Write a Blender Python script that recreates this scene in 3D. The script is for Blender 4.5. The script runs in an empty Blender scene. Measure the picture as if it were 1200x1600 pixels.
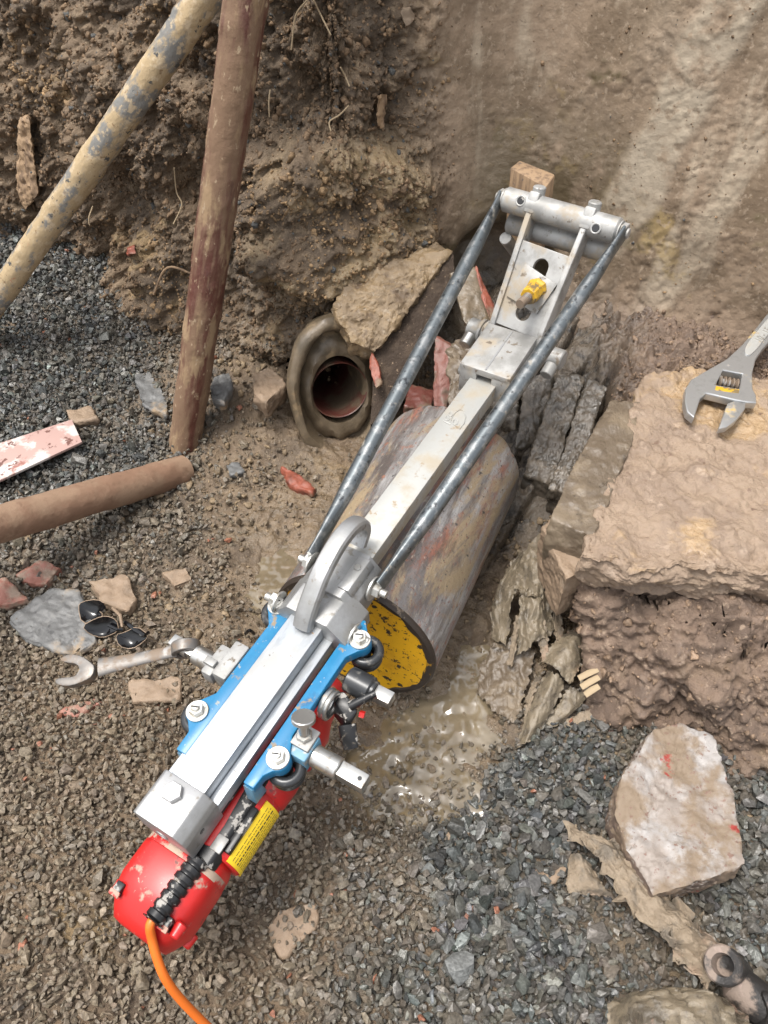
import bpy, bmesh, math, random
import numpy as np
from mathutils import Vector, Matrix
random.seed(7); RNG = np.random.default_rng(7)
S = bpy.context.scene; COL = S.collection
rad = math.radians
# ------------------------------------------------------------------ camera, sky, sun, exposure
CAM_H, PITCH, FPX = 1.1, 47.0, 1202.0
cam = bpy.data.cameras.new('camera'); camo = bpy.data.objects.new('camera', cam); COL.objects.link(camo)
camo.location = (0, 0, CAM_H); camo.rotation_euler = (rad(90 - PITCH), 0, 0)
cam.sensor_fit = 'VERTICAL'; cam.sensor_height = 32.0; cam.lens = FPX / 1600 * 32.0
cam.clip_start = .02; cam.clip_end = 200
S.camera = camo
W_ = bpy.data.worlds.new('World'); S.world = W_; W_.use_nodes = True
nt = W_.node_tree; bg = nt.nodes['Background']
sky = nt.nodes.new('ShaderNodeTexSky'); sky.sky_type = 'NISHITA'; sky.sun_disc = False
SUN_EL, SUN_AZ = rad(73), rad(-112)
sky.sun_elevation = SUN_EL; sky.sun_rotation = SUN_AZ; sky.dust_density = 4; sky.air_density = 1.0
hs = nt.nodes.new('ShaderNodeHueSaturation'); hs.inputs['Saturation'].default_value = .22
nt.links.new(sky.outputs[0], hs.inputs['Color']); nt.links.new(hs.outputs[0], bg.inputs[0])
bg.inputs[1].default_value = .15
sun = bpy.data.lights.new('sun', 'SUN'); sun.energy = 1.35; sun.angle = rad(18); sun.color = (1, .95, .88)
suno = bpy.data.objects.new('sun', sun); COL.objects.link(suno)
sd = Vector((math.sin(SUN_AZ) * math.cos(SUN_EL), math.cos(SUN_AZ) * math.cos(SUN_EL), math.sin(SUN_EL)))
suno.rotation_euler = sd.to_track_quat('Z', 'Y').to_euler(); suno.location = (0, 0, 4)
S.view_settings.view_transform = 'Standard'; S.view_settings.look = 'None'
S.view_settings.exposure = 1.12; S.view_settings.gamma = 1
# ------------------------------------------------------------------ survey helpers: sight lines met with real planes
P_ = rad(PITCH)
UPV = np.array([0, math.sin(P_), math.cos(P_)]); FWD = np.array([0, math.cos(P_), -math.sin(P_)]); RGT = np.array([1., 0, 0])
C0 = np.array([0, 0, CAM_H])
def ray(x, y): return FWD + RGT * (x - 600) / FPX + UPV * (800 - y) / FPX
def U(x, y, z=0.): r = ray(x, y); return C0 + r * ((z - CAM_H) / r[2])
def D(x, y, d): return C0 + ray(x, y) * d
def proj(p):
    q = np.asarray(p) - C0; d = q @ FWD
    return 600 + FPX * (q @ RGT) / d, 800 - FPX * (q @ UPV) / d, d
def nrm(v): v = np.asarray(v, float); return v / np.linalg.norm(v)
class Fr:
    def __init__(s, o, X, Zh): 
        s.o = np.asarray(o, float); X = nrm(X); Y = nrm(np.cross(Zh, X)); s.R = np.array([X, Y, np.cross(X, Y)])
    def w(s, p): return s.o + np.asarray(p, float) @ s.R
    def pix(s, x, y, z=0.):
        r = s.R @ ray(x, y); o = s.R @ (C0 - s.o); return o + r * ((z - o[2]) / r[2])
    def inv(s, p): return s.R @ (np.asarray(p) - s.o)
    def mat(s):
        m = Matrix.Identity(4)
        for i in range(3):
            for j in range(3): m[j][i] = s.R[i][j]
            m[i][3] = s.o[i]
        return m
WORLD = Fr((0, 0, 0), (1, 0, 0), (0, 0, 1))
# ------------------------------------------------------------------ noise
def _h(ix, iy, iz, s):
    n = (ix * 374761393 + iy * 668265263 + iz * 2147483647 + s * 1274126177) & 0xFFFFFFFF
    n = ((n ^ (n >> 13)) * 1274126177) & 0xFFFFFFFF
    n = (n ^ (n >> 16)); n = (n * 2246822519) & 0xFFFFFFFF
    return (n ^ (n >> 15)) & 0xFFFFFFFF
def rnd(ix, iy, iz, s): return _h(ix, iy, iz, s) / 4294967295.0
def vnoise(p, s=0):
    p = np.asarray(p, float); i = np.floor(p).astype(np.int64); f = p - i
    u = f * f * f * (f * (f * 6 - 15) + 10); r = 0
    for dx in (0, 1):
        wx = u[:, 0] if dx else 1 - u[:, 0]
        for dy in (0, 1):
            wy = u[:, 1] if dy else 1 - u[:, 1]
            for dz in (0, 1):
                wz = u[:, 2] if dz else 1 - u[:, 2]
                h = _h(i[:, 0] + dx, i[:, 1] + dy, i[:, 2] + dz, s)
                gx = (h & 1023) / 511.5 - 1; gy = ((h >> 10) & 1023) / 511.5 - 1; gz = ((h >> 20) & 1023) / 511.5 - 1
                r = r + wx * wy * wz * (gx * (f[:, 0] - dx) + gy * (f[:, 1] - dy) + gz * (f[:, 2] - dz))
    return r * 1.1
def fbm(p, o=4, s=0, g=.5, bil=False):
    p = np.asarray(p, float); a = 1; r = 0
    for k in range(o):
        n = vnoise(p, s + k * 17)
        r = r + a * ((np.abs(n) * 2 - .5) if bil else n); p = p * 2.03 + 3.1; a *= g
    return r
def worley(p, s=0):
    p = np.asarray(p, float); i = np.floor(p).astype(np.int64); b = np.full(len(p), 9.)
    for dx in (-1, 0, 1):
        for dy in (-1, 0, 1):
            for dz in (-1, 0, 1):
                j = i + (dx, dy, dz)
                q = np.stack([j[:, k] + rnd(j[:, 0], j[:, 1], j[:, 2], s + k) for k in range(3)], 1)
                b = np.minimum(b, ((q - p) ** 2).sum(1))
    return np.sqrt(b)
def clod(p, s=0):
    p = np.asarray(p, float); w = np.stack([vnoise(p * 1.7, s + 70), vnoise(p * 1.7, s + 71), vnoise(p * 1.7, s + 72)], 1)
    w2 = np.stack([vnoise(p * 4.3, s + 73), vnoise(p * 4.3, s + 74), vnoise(p * 4.3, s + 75)], 1)
    return np.sqrt(np.maximum(0, 1 - worley(p + .55 * w + .22 * w2, s) ** 2 * 1.3))
def sm(a, b, x): t = np.clip((x - a) / (b - a), 0, 1); return t * t * (3 - 2 * t)
# ------------------------------------------------------------------ materials
KA = .80
def mk(name, base, rough=.5, metal=0., layers=(), bumps=(), spec=.5, coat=0., seed=0., alpha=None):
    m = bpy.data.materials.new(name); m.use_nodes = True; t = m.node_tree; N = t.nodes; L = t.links
    b = N['Principled BSDF']
    tc = N.new('ShaderNodeTexCoord')
    def coords(st):
        mp = N.new('ShaderNodeMapping'); mp.inputs['Scale'].default_value = st; mp.inputs['Location'].default_value = (seed, seed * .7, seed * 1.3)
        L.new(tc.outputs['Object'], mp.inputs[0]); return mp.outputs[0]
    col = rg = mt = None
    def con(v, inp):
        if hasattr(v, 'links'): L.new(v, inp)
        else: inp.default_value = (*v, 1) if isinstance(v, tuple) else v
    col, rg, mt = tuple(v * KA for v in base), rough, metal
    for ly in layers:
        nz = N.new('ShaderNodeTexNoise'); nz.inputs['Scale'].default_value = ly['s']; nz.inputs['Detail'].default_value = ly.get('d', 8)
        nz.inputs['Roughness'].default_value = ly.get('g', .62); nz.inputs['Distortion'].default_value = ly.get('w', 0)
        L.new(coords(ly.get('st', (1, 1, 1))), nz.inputs['Vector'])
        src = nz.outputs['Fac']
        mr = N.new('ShaderNodeMapRange'); mr.interpolation_type = 'SMOOTHSTEP'
        mr.inputs[1].default_value = ly['lo']; mr.inputs[2].default_value = ly['hi']; mr.inputs[3].default_value = 0; mr.inputs[4].default_value = ly.get('a', 1)
        L.new(src, mr.inputs[0]); f = mr.outputs[0]
        if 'at' in ly:
            at = N.new('ShaderNodeAttribute'); at.attribute_name = ly['at']
            mu = N.new('ShaderNodeMath'); mu.operation = 'MULTIPLY'; L.new(f, mu.inputs[0]); L.new(at.outputs['Fac'], mu.inputs[1]); f = mu.outputs[0]
        mx = N.new('ShaderNodeMix'); mx.data_type = 'RGBA'; L.new(f, mx.inputs[0]); con(col, mx.inputs[6]); con(tuple(v * KA for v in ly['c']), mx.inputs[7]); col = mx.outputs[2]
        for key in ('r', 'm'):
            if key in ly:
                m2 = N.new('ShaderNodeMix'); L.new(f, m2.inputs[0]); con(rg if key == 'r' else mt, m2.inputs[2]); m2.inputs[3].default_value = ly[key]
                if key == 'r': rg = m2.outputs[0]
                else: mt = m2.outputs[0]
    con(col, b.inputs['Base Color']); con(rg, b.inputs['Roughness']); con(mt, b.inputs['Metallic'])
    b.inputs['Specular IOR Level'].default_value = spec; b.inputs['Coat Weight'].default_value = coat; b.inputs['Coat Roughness'].default_value = .15
    prev = None
    for (sc, stg, dist) in bumps:
        nz = N.new('ShaderNodeTexNoise'); nz.inputs['Scale'].default_value = sc; nz.inputs['Detail'].default_value = 5; nz.inputs['Roughness'].default_value = .65
        L.new(coords((1, 1, 1)), nz.inputs['Vector'])
        bp = N.new('ShaderNodeBump'); bp.inputs['Strength'].default_value = stg; bp.inputs['Distance'].default_value = dist
        L.new(nz.outputs['Fac'], bp.inputs['Height'])
        if prev: L.new(prev, bp.inputs['Normal'])
        prev = bp.outputs[0]
    if prev: L.new(prev, b.inputs['Normal'])
    return m
MUD = (.26, .18, .115); DKMUD = (.10, .068, .042); TAN = (.42, .30, .19); OCH = (.36, .235, .10); GREYMUD = (.17, .135, .10)
M = {}
M['alu'] = mk('cast aluminium', (.50, .50, .50), .40, .75, [dict(c=(.38, .38, .37), s=14, lo=.42, hi=.62, r=.55), dict(c=(.30, .28, .25), s=60, lo=.56, hi=.68, r=.6), dict(c=(.52, .36, .18), s=18, lo=.70, hi=.76, m=.1, r=.7)], [(300, .12, .001)])
M['bar'] = mk('bright drawn aluminium', (.54, .57, .60), .36, .55, [dict(c=(.42, .45, .48), s=120, lo=.45, hi=.6, st=(.25, 1, 1)), dict(c=(.42, .42, .41), s=9, lo=.48, hi=.66, m=.3, r=.55), dict(c=(.38, .22, .09), s=34, lo=.655, hi=.70, m=0, r=.7), dict(c=(.16, .13, .10), s=110, lo=.68, hi=.72, m=0, r=.8)], [(240, .1, .001)], seed=2.3)
M['bardull'] = mk('muddy dull aluminium', (.50, .50, .475), .5, .35, [dict(c=(.42, .37, .29), s=12, lo=.45, hi=.62, m=.05, r=.7), dict(c=(.34, .26, .17), s=45, lo=.57, hi=.67, m=0, r=.8)], [(220, .15, .001)], seed=5)
M['galv'] = mk('weathered galvanised casting', (.44, .435, .42), .55, .35, [dict(c=(.30, .295, .28), s=22, lo=.42, hi=.62), dict(c=(.40, .34, .26), s=16, lo=.5, hi=.64, m=0, r=.8), dict(c=(.17, .135, .10), s=60, lo=.59, hi=.68, m=0, r=.85)], [(180, .2, .001)], seed=9)
M['rod'] = mk('dark greased steel rod', (.17, .19, .20), .36, .75, [dict(c=(.30, .31, .31), s=60, lo=.48, hi=.62), dict(c=(.07, .075, .08), s=90, lo=.55, hi=.66), dict(c=(.34, .30, .24), s=38, lo=.60, hi=.70, m=0, r=.7)], [(200, .1, .001)])
M['steel'] = mk('plated steel', (.62, .61, .58), .3, .9, [dict(c=(.35, .31, .26), s=60, lo=.52, hi=.68, r=.5), dict(c=(.36, .27, .18), s=40, lo=.62, hi=.74, m=0, r=.8)], [(200, .08, .001)])
M['zinc'] = mk('zinc washers and nuts', (.72, .71, .67), .36, .8, [dict(c=(.45, .42, .36), s=80, lo=.5, hi=.66, r=.5)], seed=3)
M['blue'] = mk('blue enamel', (.010, .18, .37), .38, 0, [dict(c=(.02, .215, .41), s=40, lo=.5, hi=.7), dict(c=(.30, .32, .30), s=70, lo=.64, hi=.70, r=.6), dict(c=(.02, .12, .26), s=22, lo=.60, hi=.70), dict(c=(.27, .215, .15), s=46, lo=.60, hi=.66, r=.8), dict(c=(.40, .40, .39), s=130, lo=.66, hi=.69, r=.5)], [(200, .08, .001)], coat=.1)
M['bluew'] = mk('worn blue enamel', (.12, .29, .42), .45, 0, [dict(c=(.33, .33, .32), s=45, lo=.47, hi=.6, m=.5), dict(c=(.28, .24, .19), s=60, lo=.6, hi=.7)], [(200, .1, .001)])
M['rubber'] = mk('dark rubber and iron ring', (.045, .047, .05), .3, .3, [dict(c=(.2, .19, .17), s=60, lo=.55, hi=.7, r=.6)], [(150, .1, .001)])
M['red'] = mk('red motor housing', (.60, .016, .014), .4, 0, [dict(c=(.48, .012, .012), s=10, lo=.45, hi=.6), dict(c=(.42, .30, .23), s=36, lo=.60, hi=.67, r=.75), dict(c=(.16, .03, .025), s=75, lo=.62, hi=.70), dict(c=(.45, .36, .29), s=120, lo=.66, hi=.70, r=.8)], [(120, .08, .001)], coat=.12)
M['black'] = mk('hole shade and black plastic spotted with grease', (.012, .012, .013), .38, 0, [dict(c=(.36, .34, .31), s=75, lo=.56, hi=.61, r=.6), dict(c=(.2, .17, .13), s=40, lo=.62, hi=.7, r=.7)], [(150, .1, .001)])
M['blackgloss'] = mk('glossy black plastic', (.006, .006, .007), .08, 0, [dict(c=(.30, .23, .15), s=60, lo=.66, hi=.72, r=.8)])
M['cord'] = mk('orange cable', (.86, .19, .02), .42, 0, [dict(c=(.7, .22, .06), s=60, lo=.55, hi=.75)])
M['yellowlabel'] = mk('yellow label', (.95, .66, .03), .45, 0, [dict(c=(.45, .34, .06), s=70, lo=.6, hi=.75)])
M['ink'] = mk('black print', (.04, .035, .02), .6)
M['white'] = mk('pale scuffed marks', (.52, .30, .23), .7, 0, [dict(c=(.5, .06, .05), s=90, lo=.5, hi=.56)])
M['yellow'] = mk('yellow paint', (.88, .47, .012), .42, 0, [dict(c=(.66, .32, .012), s=14, lo=.45, hi=.65), dict(c=(.05, .03, .018), s=130, lo=.60, hi=.63), dict(c=(.035, .022, .015), s=48, lo=.585, hi=.61, r=.7), dict(c=(.06, .035, .02), s=16, lo=.66, hi=.68, r=.7)], [(120, .15, .001)])
M['yellowdirty'] = mk('dirty yellow paint', (.62, .36, .02), .5, 0, [dict(c=(.2, .14, .06), s=80, lo=.5, hi=.58, r=.7), dict(c=(.3, .25, .18), s=40, lo=.62, hi=.72)], [(150, .1, .001)])
M['pipe'] = mk('rusty steel pipe smeared with mud', (.25, .235, .23), .42, .15, [
    dict(c=(.12, .10, .09), s=16, lo=.40, hi=.62, st=(.22, 1, 1), g=.72), dict(c=(.42, .41, .40), s=26, lo=.47, hi=.66, st=(.16, 1, 1), g=.72), dict(c=(.26, .10, .065), s=18, lo=.49, hi=.62, r=.7, m=0, st=(.3, 1, 1), g=.75), dict(c=(.27, .13, .085), s=70, lo=.56, hi=.68, r=.7, m=0),
    dict(c=(.33, .25, .155), s=13, lo=.50, hi=.62, r=.45, m=0, w=.6, st=(.3, 1, 1), g=.72), dict(c=(.095, .072, .055), s=18, lo=.56, hi=.66, r=.28, m=0, st=(.25, 1, 1), g=.72), dict(c=(.40, .36, .30), s=90, lo=.60, hi=.70, m=0, st=(.4, 1, 1)), dict(c=(.22, .085, .055), s=150, lo=.60, hi=.66, r=.7, a=.8), dict(c=(.07, .06, .055), s=110, lo=.61, hi=.67)], [(70, .6, .003), (240, .5, .0015)], spec=.7, seed=1.7)
M['rim'] = mk('dark worn pipe rim', (.045, .033, .025), .5, .2, [dict(c=(.5, .27, .02), s=40, lo=.6, hi=.66), dict(c=(.22, .17, .12), s=60, lo=.6, hi=.7)], [(120, .2, .001)])
M['redpole'] = mk('oxide red tube under dried mud', (.11, .036, .024), .5, 0, [dict(c=(.21, .128, .076), s=26, lo=.40, hi=.55, st=(1, 1, .14), r=.8), dict(c=(.31, .21, .12), s=34, lo=.51, hi=.62, st=(1, 1, .3), r=.9), dict(c=(.38, .28, .18), s=90, lo=.60, hi=.66, st=(1, 1, .5), r=.9), dict(c=(.075, .03, .024), s=30, lo=.60, hi=.7, st=(1, 1, .2))], [(60, .5, .004), (220, .25, .0015)])
M['mudpole'] = mk('tube caked in brown mud', (.25, .145, .09), .8, 0, [dict(c=(.30, .195, .125), s=16, lo=.42, hi=.62), dict(c=(.20, .115, .07), s=34, lo=.55, hi=.7), dict(c=(.24, .03, .022), s=5.5, lo=.67, hi=.70, r=.6)], [(55, .5, .004), (200, .3, .0015)], seed=3.1)
M['tanpole'] = mk('grey tube plastered with pale mud', (.20, .195, .18), .6, 0, [dict(c=(.44, .33, .19), s=24, lo=.42, hi=.52, r=.85, st=(1, 1, .6)), dict(c=(.52, .41, .27), s=60, lo=.52, hi=.62, r=.9), dict(c=(.075, .075, .072), s=46, lo=.62, hi=.65), dict(c=(.42, .17, .09), s=22, lo=.66, hi=.72), dict(c=(.26, .17, .09), s=80, lo=.60, hi=.68)], [(50, .6, .005), (220, .25, .0015)], seed=4)
M['pinkstrip'] = mk('chipped pinkish paint on a metal strip', (.50, .33, .29), .55, 0, [dict(c=(.66, .60, .56), s=16, lo=.5, hi=.58), dict(c=(.17, .075, .06), s=60, lo=.58, hi=.62), dict(c=(.33, .14, .11), s=24, lo=.6, hi=.68)], [(120, .2, .001)])
M['terra'] = mk('terracotta', (.30, .085, .05), .5, 0, [dict(c=(.17, .055, .036), s=20, lo=.45, hi=.6), dict(c=MUD, s=14, lo=.52, hi=.64, r=.7)], [(90, .4, .003)])
M['socket'] = mk('mud-washed clay socket', (.19, .145, .095), .38, 0, [dict(c=(.11, .085, .055), s=14, lo=.42, hi=.6), dict(c=(.30, .22, .13), s=22, lo=.54, hi=.66, r=.6), dict(c=(.26, .08, .045), s=12, lo=.64, hi=.70)], [(70, .5, .004), (220, .25, .001)])
M['redmud'] = mk('red clay washed with mud', (.13, .04, .03), .4, 0, [dict(c=(.15, .11, .075), s=12, lo=.46, hi=.6)], [(90, .4, .003)])
M['redshard'] = mk('dull red clay', (.20, .075, .055), .5, 0, [dict(c=(.14, .10, .07), s=24, lo=.46, hi=.6)], [(90, .5, .003)])
M['seammud'] = mk('dried mud in a seam', (.50, .38, .29), .8, 0, [dict(c=(.55, .02, .018), s=45, lo=.46, hi=.54, r=.4)], [(120, .4, .002)])
M['slatmud'] = mk('wet dark clay', (.15, .122, .092), .34, 0, [dict(c=(.095, .08, .062), s=20, lo=.44, hi=.58, r=.2), dict(c=(.215, .175, .13), s=34, lo=.54, hi=.64)], [(60, .6, .005), (190, .5, .002)], spec=.7)
M['tanclay'] = mk('tan clay', (.20, .142, .084), .6, 0, [dict(c=(.29, .205, .115), s=14, lo=.44, hi=.58, r=.4), dict(c=(.16, .11, .068), s=24, lo=.54, hi=.64), dict(c=(.33, .26, .18), s=80, lo=.58, hi=.66)], [(60, .7, .006), (180, .6, .003)])
M['wood'] = mk('weathered timber', (.36, .24, .14), .75, 0, [dict(c=(.20, .13, .08), s=26, lo=.45, hi=.62, st=(3, 3, .3)), dict(c=(.13, .10, .08), s=60, lo=.63, hi=.7), dict(c=(.26, .19, .13), s=12, lo=.55, hi=.7)], [(120, .4, .002)])
M['slab'] = mk('concrete under pinkish mud', (.335, .245, .172), .65, 0, [dict(c=(.27, .195, .14), s=14, lo=.42, hi=.6), dict(c=(.42, .29, .165), s=7, lo=.52, hi=.60, r=.2), dict(c=(.42, .32, .24), s=28, lo=.58, hi=.7), dict(c=(.20, .13, .09), s=46, lo=.62, hi=.7)], [(60, .7, .006), (170, .7, .003), (360, .5, .002)])
M['chunk'] = mk('pale pinkish concrete', (.285, .24, .205), .5, 0, [dict(c=(.365, .34, .32), s=14, lo=.47, hi=.62), dict(c=(.23, .17, .115), s=12, lo=.47, hi=.58, r=.7), dict(c=(.20, .12, .09), s=110, lo=.60, hi=.66), dict(c=(.30, .035, .025), s=13, lo=.625, hi=.66), dict(c=(.60, .38, .06), s=24, lo=.735, hi=.75), dict(c=(.25, .25, .26), s=13, lo=.70, hi=.73)], [(60, .5, .004), (200, .4, .0015)], seed=6.2)
M['chunkside'] = mk('broken concrete side', (.25, .18, .125), .7, 0, [dict(c=(.14, .10, .08), s=20, lo=.45, hi=.6), dict(c=(.36, .28, .2), s=30, lo=.58, hi=.7)], [(60, .7, .006)])
M['greystone'] = mk('grey slate', (.14, .14, .137), .5, 0, [dict(c=(.20, .195, .185), s=20, lo=.5, hi=.62), dict(c=(.07, .07, .07), s=50, lo=.58, hi=.66), dict(c=(.36, .26, .16), s=9, lo=.56, hi=.66, r=.8), dict(c=(.40, .20, .08), s=18, lo=.70, hi=.74)], [(70, .5, .003), (220, .3, .001)])
M['tanstone'] = mk('muddy tan stone', (.30, .215, .145), .65, 0, [dict(c=(.21, .15, .10), s=14, lo=.45, hi=.62), dict(c=(.38, .29, .21), s=24, lo=.56, hi=.68)], [(60, .6, .004), (200, .35, .0015)])
M['redstone'] = mk('reddish muddy brick fragment', (.34, .14, .10), .6, 0, [dict(c=(.32, .23, .17), s=16, lo=.44, hi=.56), dict(c=(.45, .36, .31), s=30, lo=.6, hi=.7)], [(60, .6, .004)])
M['wetmud'] = mk('wet grey mud', (.15, .115, .08), .34, 0, [dict(c=(.22, .17, .115), s=14, lo=.45, hi=.62, r=.5), dict(c=(.085, .068, .052), s=20, lo=.56, hi=.68, r=.2)], [(50, .6, .006), (160, .4, .002)])
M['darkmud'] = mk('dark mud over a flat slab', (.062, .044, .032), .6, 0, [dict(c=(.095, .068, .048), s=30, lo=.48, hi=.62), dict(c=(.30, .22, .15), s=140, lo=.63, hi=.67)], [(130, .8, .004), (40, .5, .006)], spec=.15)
M['fabric'] = mk('muddy torn sheeting', (.24, .195, .135), .32, 0, [dict(c=(.12, .10, .075), s=22, lo=.44, hi=.6, r=.25), dict(c=(.33, .255, .165), s=9, lo=.54, hi=.66, r=.5), dict(c=(.30, .20, .15), s=20, lo=.62, hi=.7)], [(110, .6, .004), (300, .5, .002)])
M['felt'] = mk('frayed mud-soaked felt', (.29, .225, .155), .6, 0, [dict(c=(.17, .14, .105), s=26, lo=.45, hi=.6), dict(c=(.38, .27, .19), s=11, lo=.55, hi=.66), dict(c=(.12, .10, .08), s=40, lo=.62, hi=.7)], [(140, .9, .004), (24, .4, .010)])
M['iron'] = mk('rusted dark iron', (.035, .032, .03), .5, .3, [dict(c=(.26, .20, .16), s=22, lo=.48, hi=.58, m=0, r=.75), dict(c=(.36, .27, .23), s=30, lo=.6, hi=.68, m=0)], [(70, .5, .004)])
M['root'] = mk('pale root', (.42, .32, .20), .8)
M['wrench'] = mk('chrome vanadium steel', (.56, .57, .57), .36, .75, [dict(c=(.42, .42, .41), s=30, lo=.5, hi=.65, r=.5), dict(c=(.52, .36, .12), s=15, lo=.575, hi=.66, m=0, r=.75), dict(c=(.30, .24, .17), s=50, lo=.63, hi=.72, m=0, r=.8)], [(180, .1, .001)], seed=2.2)
M['oldsteel'] = mk('mud-smeared spanner steel', (.21, .195, .18), .45, .6, [dict(c=(.20, .145, .10), s=40, lo=.45, hi=.6, m=0, r=.6), dict(c=(.36, .34, .32), s=60, lo=.58, hi=.68)], [(150, .12, .001)])
M['water'] = mk('muddy water', (.175, .138, .088), .05, 0, [dict(c=(.235, .188, .122), s=14, lo=.42, hi=.60), dict(c=(.20, .15, .095), s=30, lo=.55, hi=.66)], [(38, .75, .010)], spec=1.0)
for nd in M['water'].node_tree.nodes:
    if nd.type == 'TEX_NOISE' and abs(nd.inputs['Scale'].default_value - 38) < .1: nd.inputs['Detail'].default_value = 1.2; nd.inputs['Roughness'].default_value = .4
# terrain soil: zones come from per-vertex fields; dark also follows the wall hollow
SOIL_L = [dict(c=(0.103, 0.069, 0.040), s=7, lo=.42, hi=.58), dict(c=(0.221, 0.154, 0.091), s=18, lo=.52, hi=.64), dict(c=(0.275, 0.185, 0.085), s=6, lo=.58, hi=.66, a=.85), dict(c=(0.062, 0.053, 0.045), s=12, lo=.62, hi=.70), dict(c=(0.275, 0.199, 0.122), s=95, lo=.56, hi=.66, a=.8), dict(c=(0.067, 0.044, 0.027), s=70, lo=.58, hi=.68, a=.7),
    dict(c=(0.318, 0.230, 0.152), s=4, lo=.25, hi=.5, at='clay'), dict(c=(0.208, 0.145, 0.088), s=8, lo=.46, hi=.58, at='clay'), dict(c=(0.443, 0.358, 0.257), s=7, lo=.52, hi=.63, at='clay', st=(1, 1, .3)), dict(c=(0.381, 0.273, 0.118), s=4.2, lo=.575, hi=.65, at='clay', a=.85), dict(c=(0.168, 0.128, 0.063), s=6, lo=.58, hi=.66, at='clay', r=.45), dict(c=(0.390, 0.300, 0.211), s=85, lo=.54, hi=.66, at='clay', a=.8), dict(c=(0.142, 0.097, 0.059), s=60, lo=.60, hi=.69, at='clay', a=.7),
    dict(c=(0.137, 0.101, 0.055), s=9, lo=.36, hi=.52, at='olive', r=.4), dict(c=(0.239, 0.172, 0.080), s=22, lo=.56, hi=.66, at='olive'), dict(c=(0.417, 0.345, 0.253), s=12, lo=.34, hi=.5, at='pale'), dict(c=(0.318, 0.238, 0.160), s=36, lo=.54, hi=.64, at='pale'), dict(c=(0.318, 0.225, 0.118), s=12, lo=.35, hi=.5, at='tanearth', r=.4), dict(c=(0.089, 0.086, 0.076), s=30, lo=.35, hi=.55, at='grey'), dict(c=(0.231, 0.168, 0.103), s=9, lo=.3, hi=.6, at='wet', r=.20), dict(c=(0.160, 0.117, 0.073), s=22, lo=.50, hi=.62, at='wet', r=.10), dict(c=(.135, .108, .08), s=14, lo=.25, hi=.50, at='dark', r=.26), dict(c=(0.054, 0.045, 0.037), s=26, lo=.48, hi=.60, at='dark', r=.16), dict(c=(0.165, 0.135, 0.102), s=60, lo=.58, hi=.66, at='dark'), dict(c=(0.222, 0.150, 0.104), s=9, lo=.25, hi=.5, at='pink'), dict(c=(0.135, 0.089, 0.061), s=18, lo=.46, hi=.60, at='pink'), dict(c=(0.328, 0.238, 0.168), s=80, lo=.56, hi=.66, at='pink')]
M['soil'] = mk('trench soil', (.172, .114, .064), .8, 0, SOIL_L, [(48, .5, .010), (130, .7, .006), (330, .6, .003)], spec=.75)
_t = M['soil'].node_tree                        # smeared clay is smoother than crumbled soil
_a = _t.nodes.new('ShaderNodeAttribute'); _a.attribute_name = 'clay'
for _b in [n for n in _t.nodes if n.type == 'BUMP']:
    _m = _t.nodes.new('ShaderNodeMath'); _m.operation = 'MULTIPLY_ADD'; _m.inputs[1].default_value = -.62 * _b.inputs['Strength'].default_value; _m.inputs[2].default_value = _b.inputs['Strength'].default_value
    _t.links.new(_a.outputs['Fac'], _m.inputs[0]); _t.links.new(_m.outputs[0], _b.inputs['Strength'])
# gravel: tint per stone
def gravel_mat():
    m = bpy.data.materials.new('crushed stone'); m.use_nodes = True; t = m.node_tree; N = t.nodes; L = t.links; b = N['Principled BSDF']
    a = N.new('ShaderNodeAttribute'); a.attribute_name = 'tint'
    tc = N.new('ShaderNodeTexCoord'); nz = N.new('ShaderNodeTexNoise'); nz.inputs['Scale'].default_value = 260; nz.inputs['Detail'].default_value = 4; L.new(tc.outputs['Object'], nz.inputs[0])
    mr = N.new('ShaderNodeMapRange'); mr.inputs[1].default_value = .3; mr.inputs[2].default_value = .7; mr.inputs[3].default_value = .65; mr.inputs[4].default_value = 1.35; L.new(nz.outputs[0], mr.inputs[0])
    mx = N.new('ShaderNodeMix'); mx.data_type = 'RGBA'; mx.blend_type = 'MULTIPLY'; mx.inputs[0].default_value = 1; L.new(a.outputs['Color'], mx.inputs[6]); L.new(mr.outputs[0], mx.inputs[7])
    L.new(mx.outputs[2], b.inputs['Base Color']); L.new(a.outputs['Alpha'], b.inputs['Roughness']); b.inputs['Specular IOR Level'].default_value = .38
    bp = N.new('ShaderNodeBump'); bp.inputs['Strength'].default_value = .7; bp.inputs['Distance'].default_value = .002; L.new(nz.outputs[0], bp.inputs['Height']); L.new(bp.outputs[0], b.inputs['Normal'])
    return m
M['gravel'] = gravel_mat()
# ------------------------------------------------------------------ object helpers
def tag(o, label=None, cat=None, group=None, kind=None):
    if label: o['label'] = label; o['kind'] = kind or 'thing'
    if cat: o['category'] = cat
    if group: o['group'] = group
    if kind: o['kind'] = kind
    return o
def npmesh(name, V, Fa, smooth=True):
    V = np.asarray(V, np.float32); Fa = np.asarray(Fa, np.int32); k = Fa.shape[1]
    me = bpy.data.meshes.new(name); me.vertices.add(len(V)); me.vertices.foreach_set('co', V.ravel())
    me.loops.add(Fa.size); me.loops.foreach_set('vertex_index', Fa.ravel())
    me.polygons.add(len(Fa)); me.polygons.foreach_set('loop_start', np.arange(0, Fa.size, k, dtype=np.int32))
    me.update(calc_edges=True)
    me.polygons.foreach_set('use_smooth', np.full(len(Fa), smooth)); return me
def fattr(me, name, v): a = me.attributes.new(name, 'FLOAT', 'POINT'); a.data.foreach_set('value', np.asarray(v, np.float32).ravel())
def link(name, me, mat, parent=None):
    o = bpy.data.objects.new(name, me); COL.objects.link(o)
    if mat: me.materials.append(M[mat] if isinstance(mat, str) else mat)
    if parent: o.parent = parent
    return o
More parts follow.
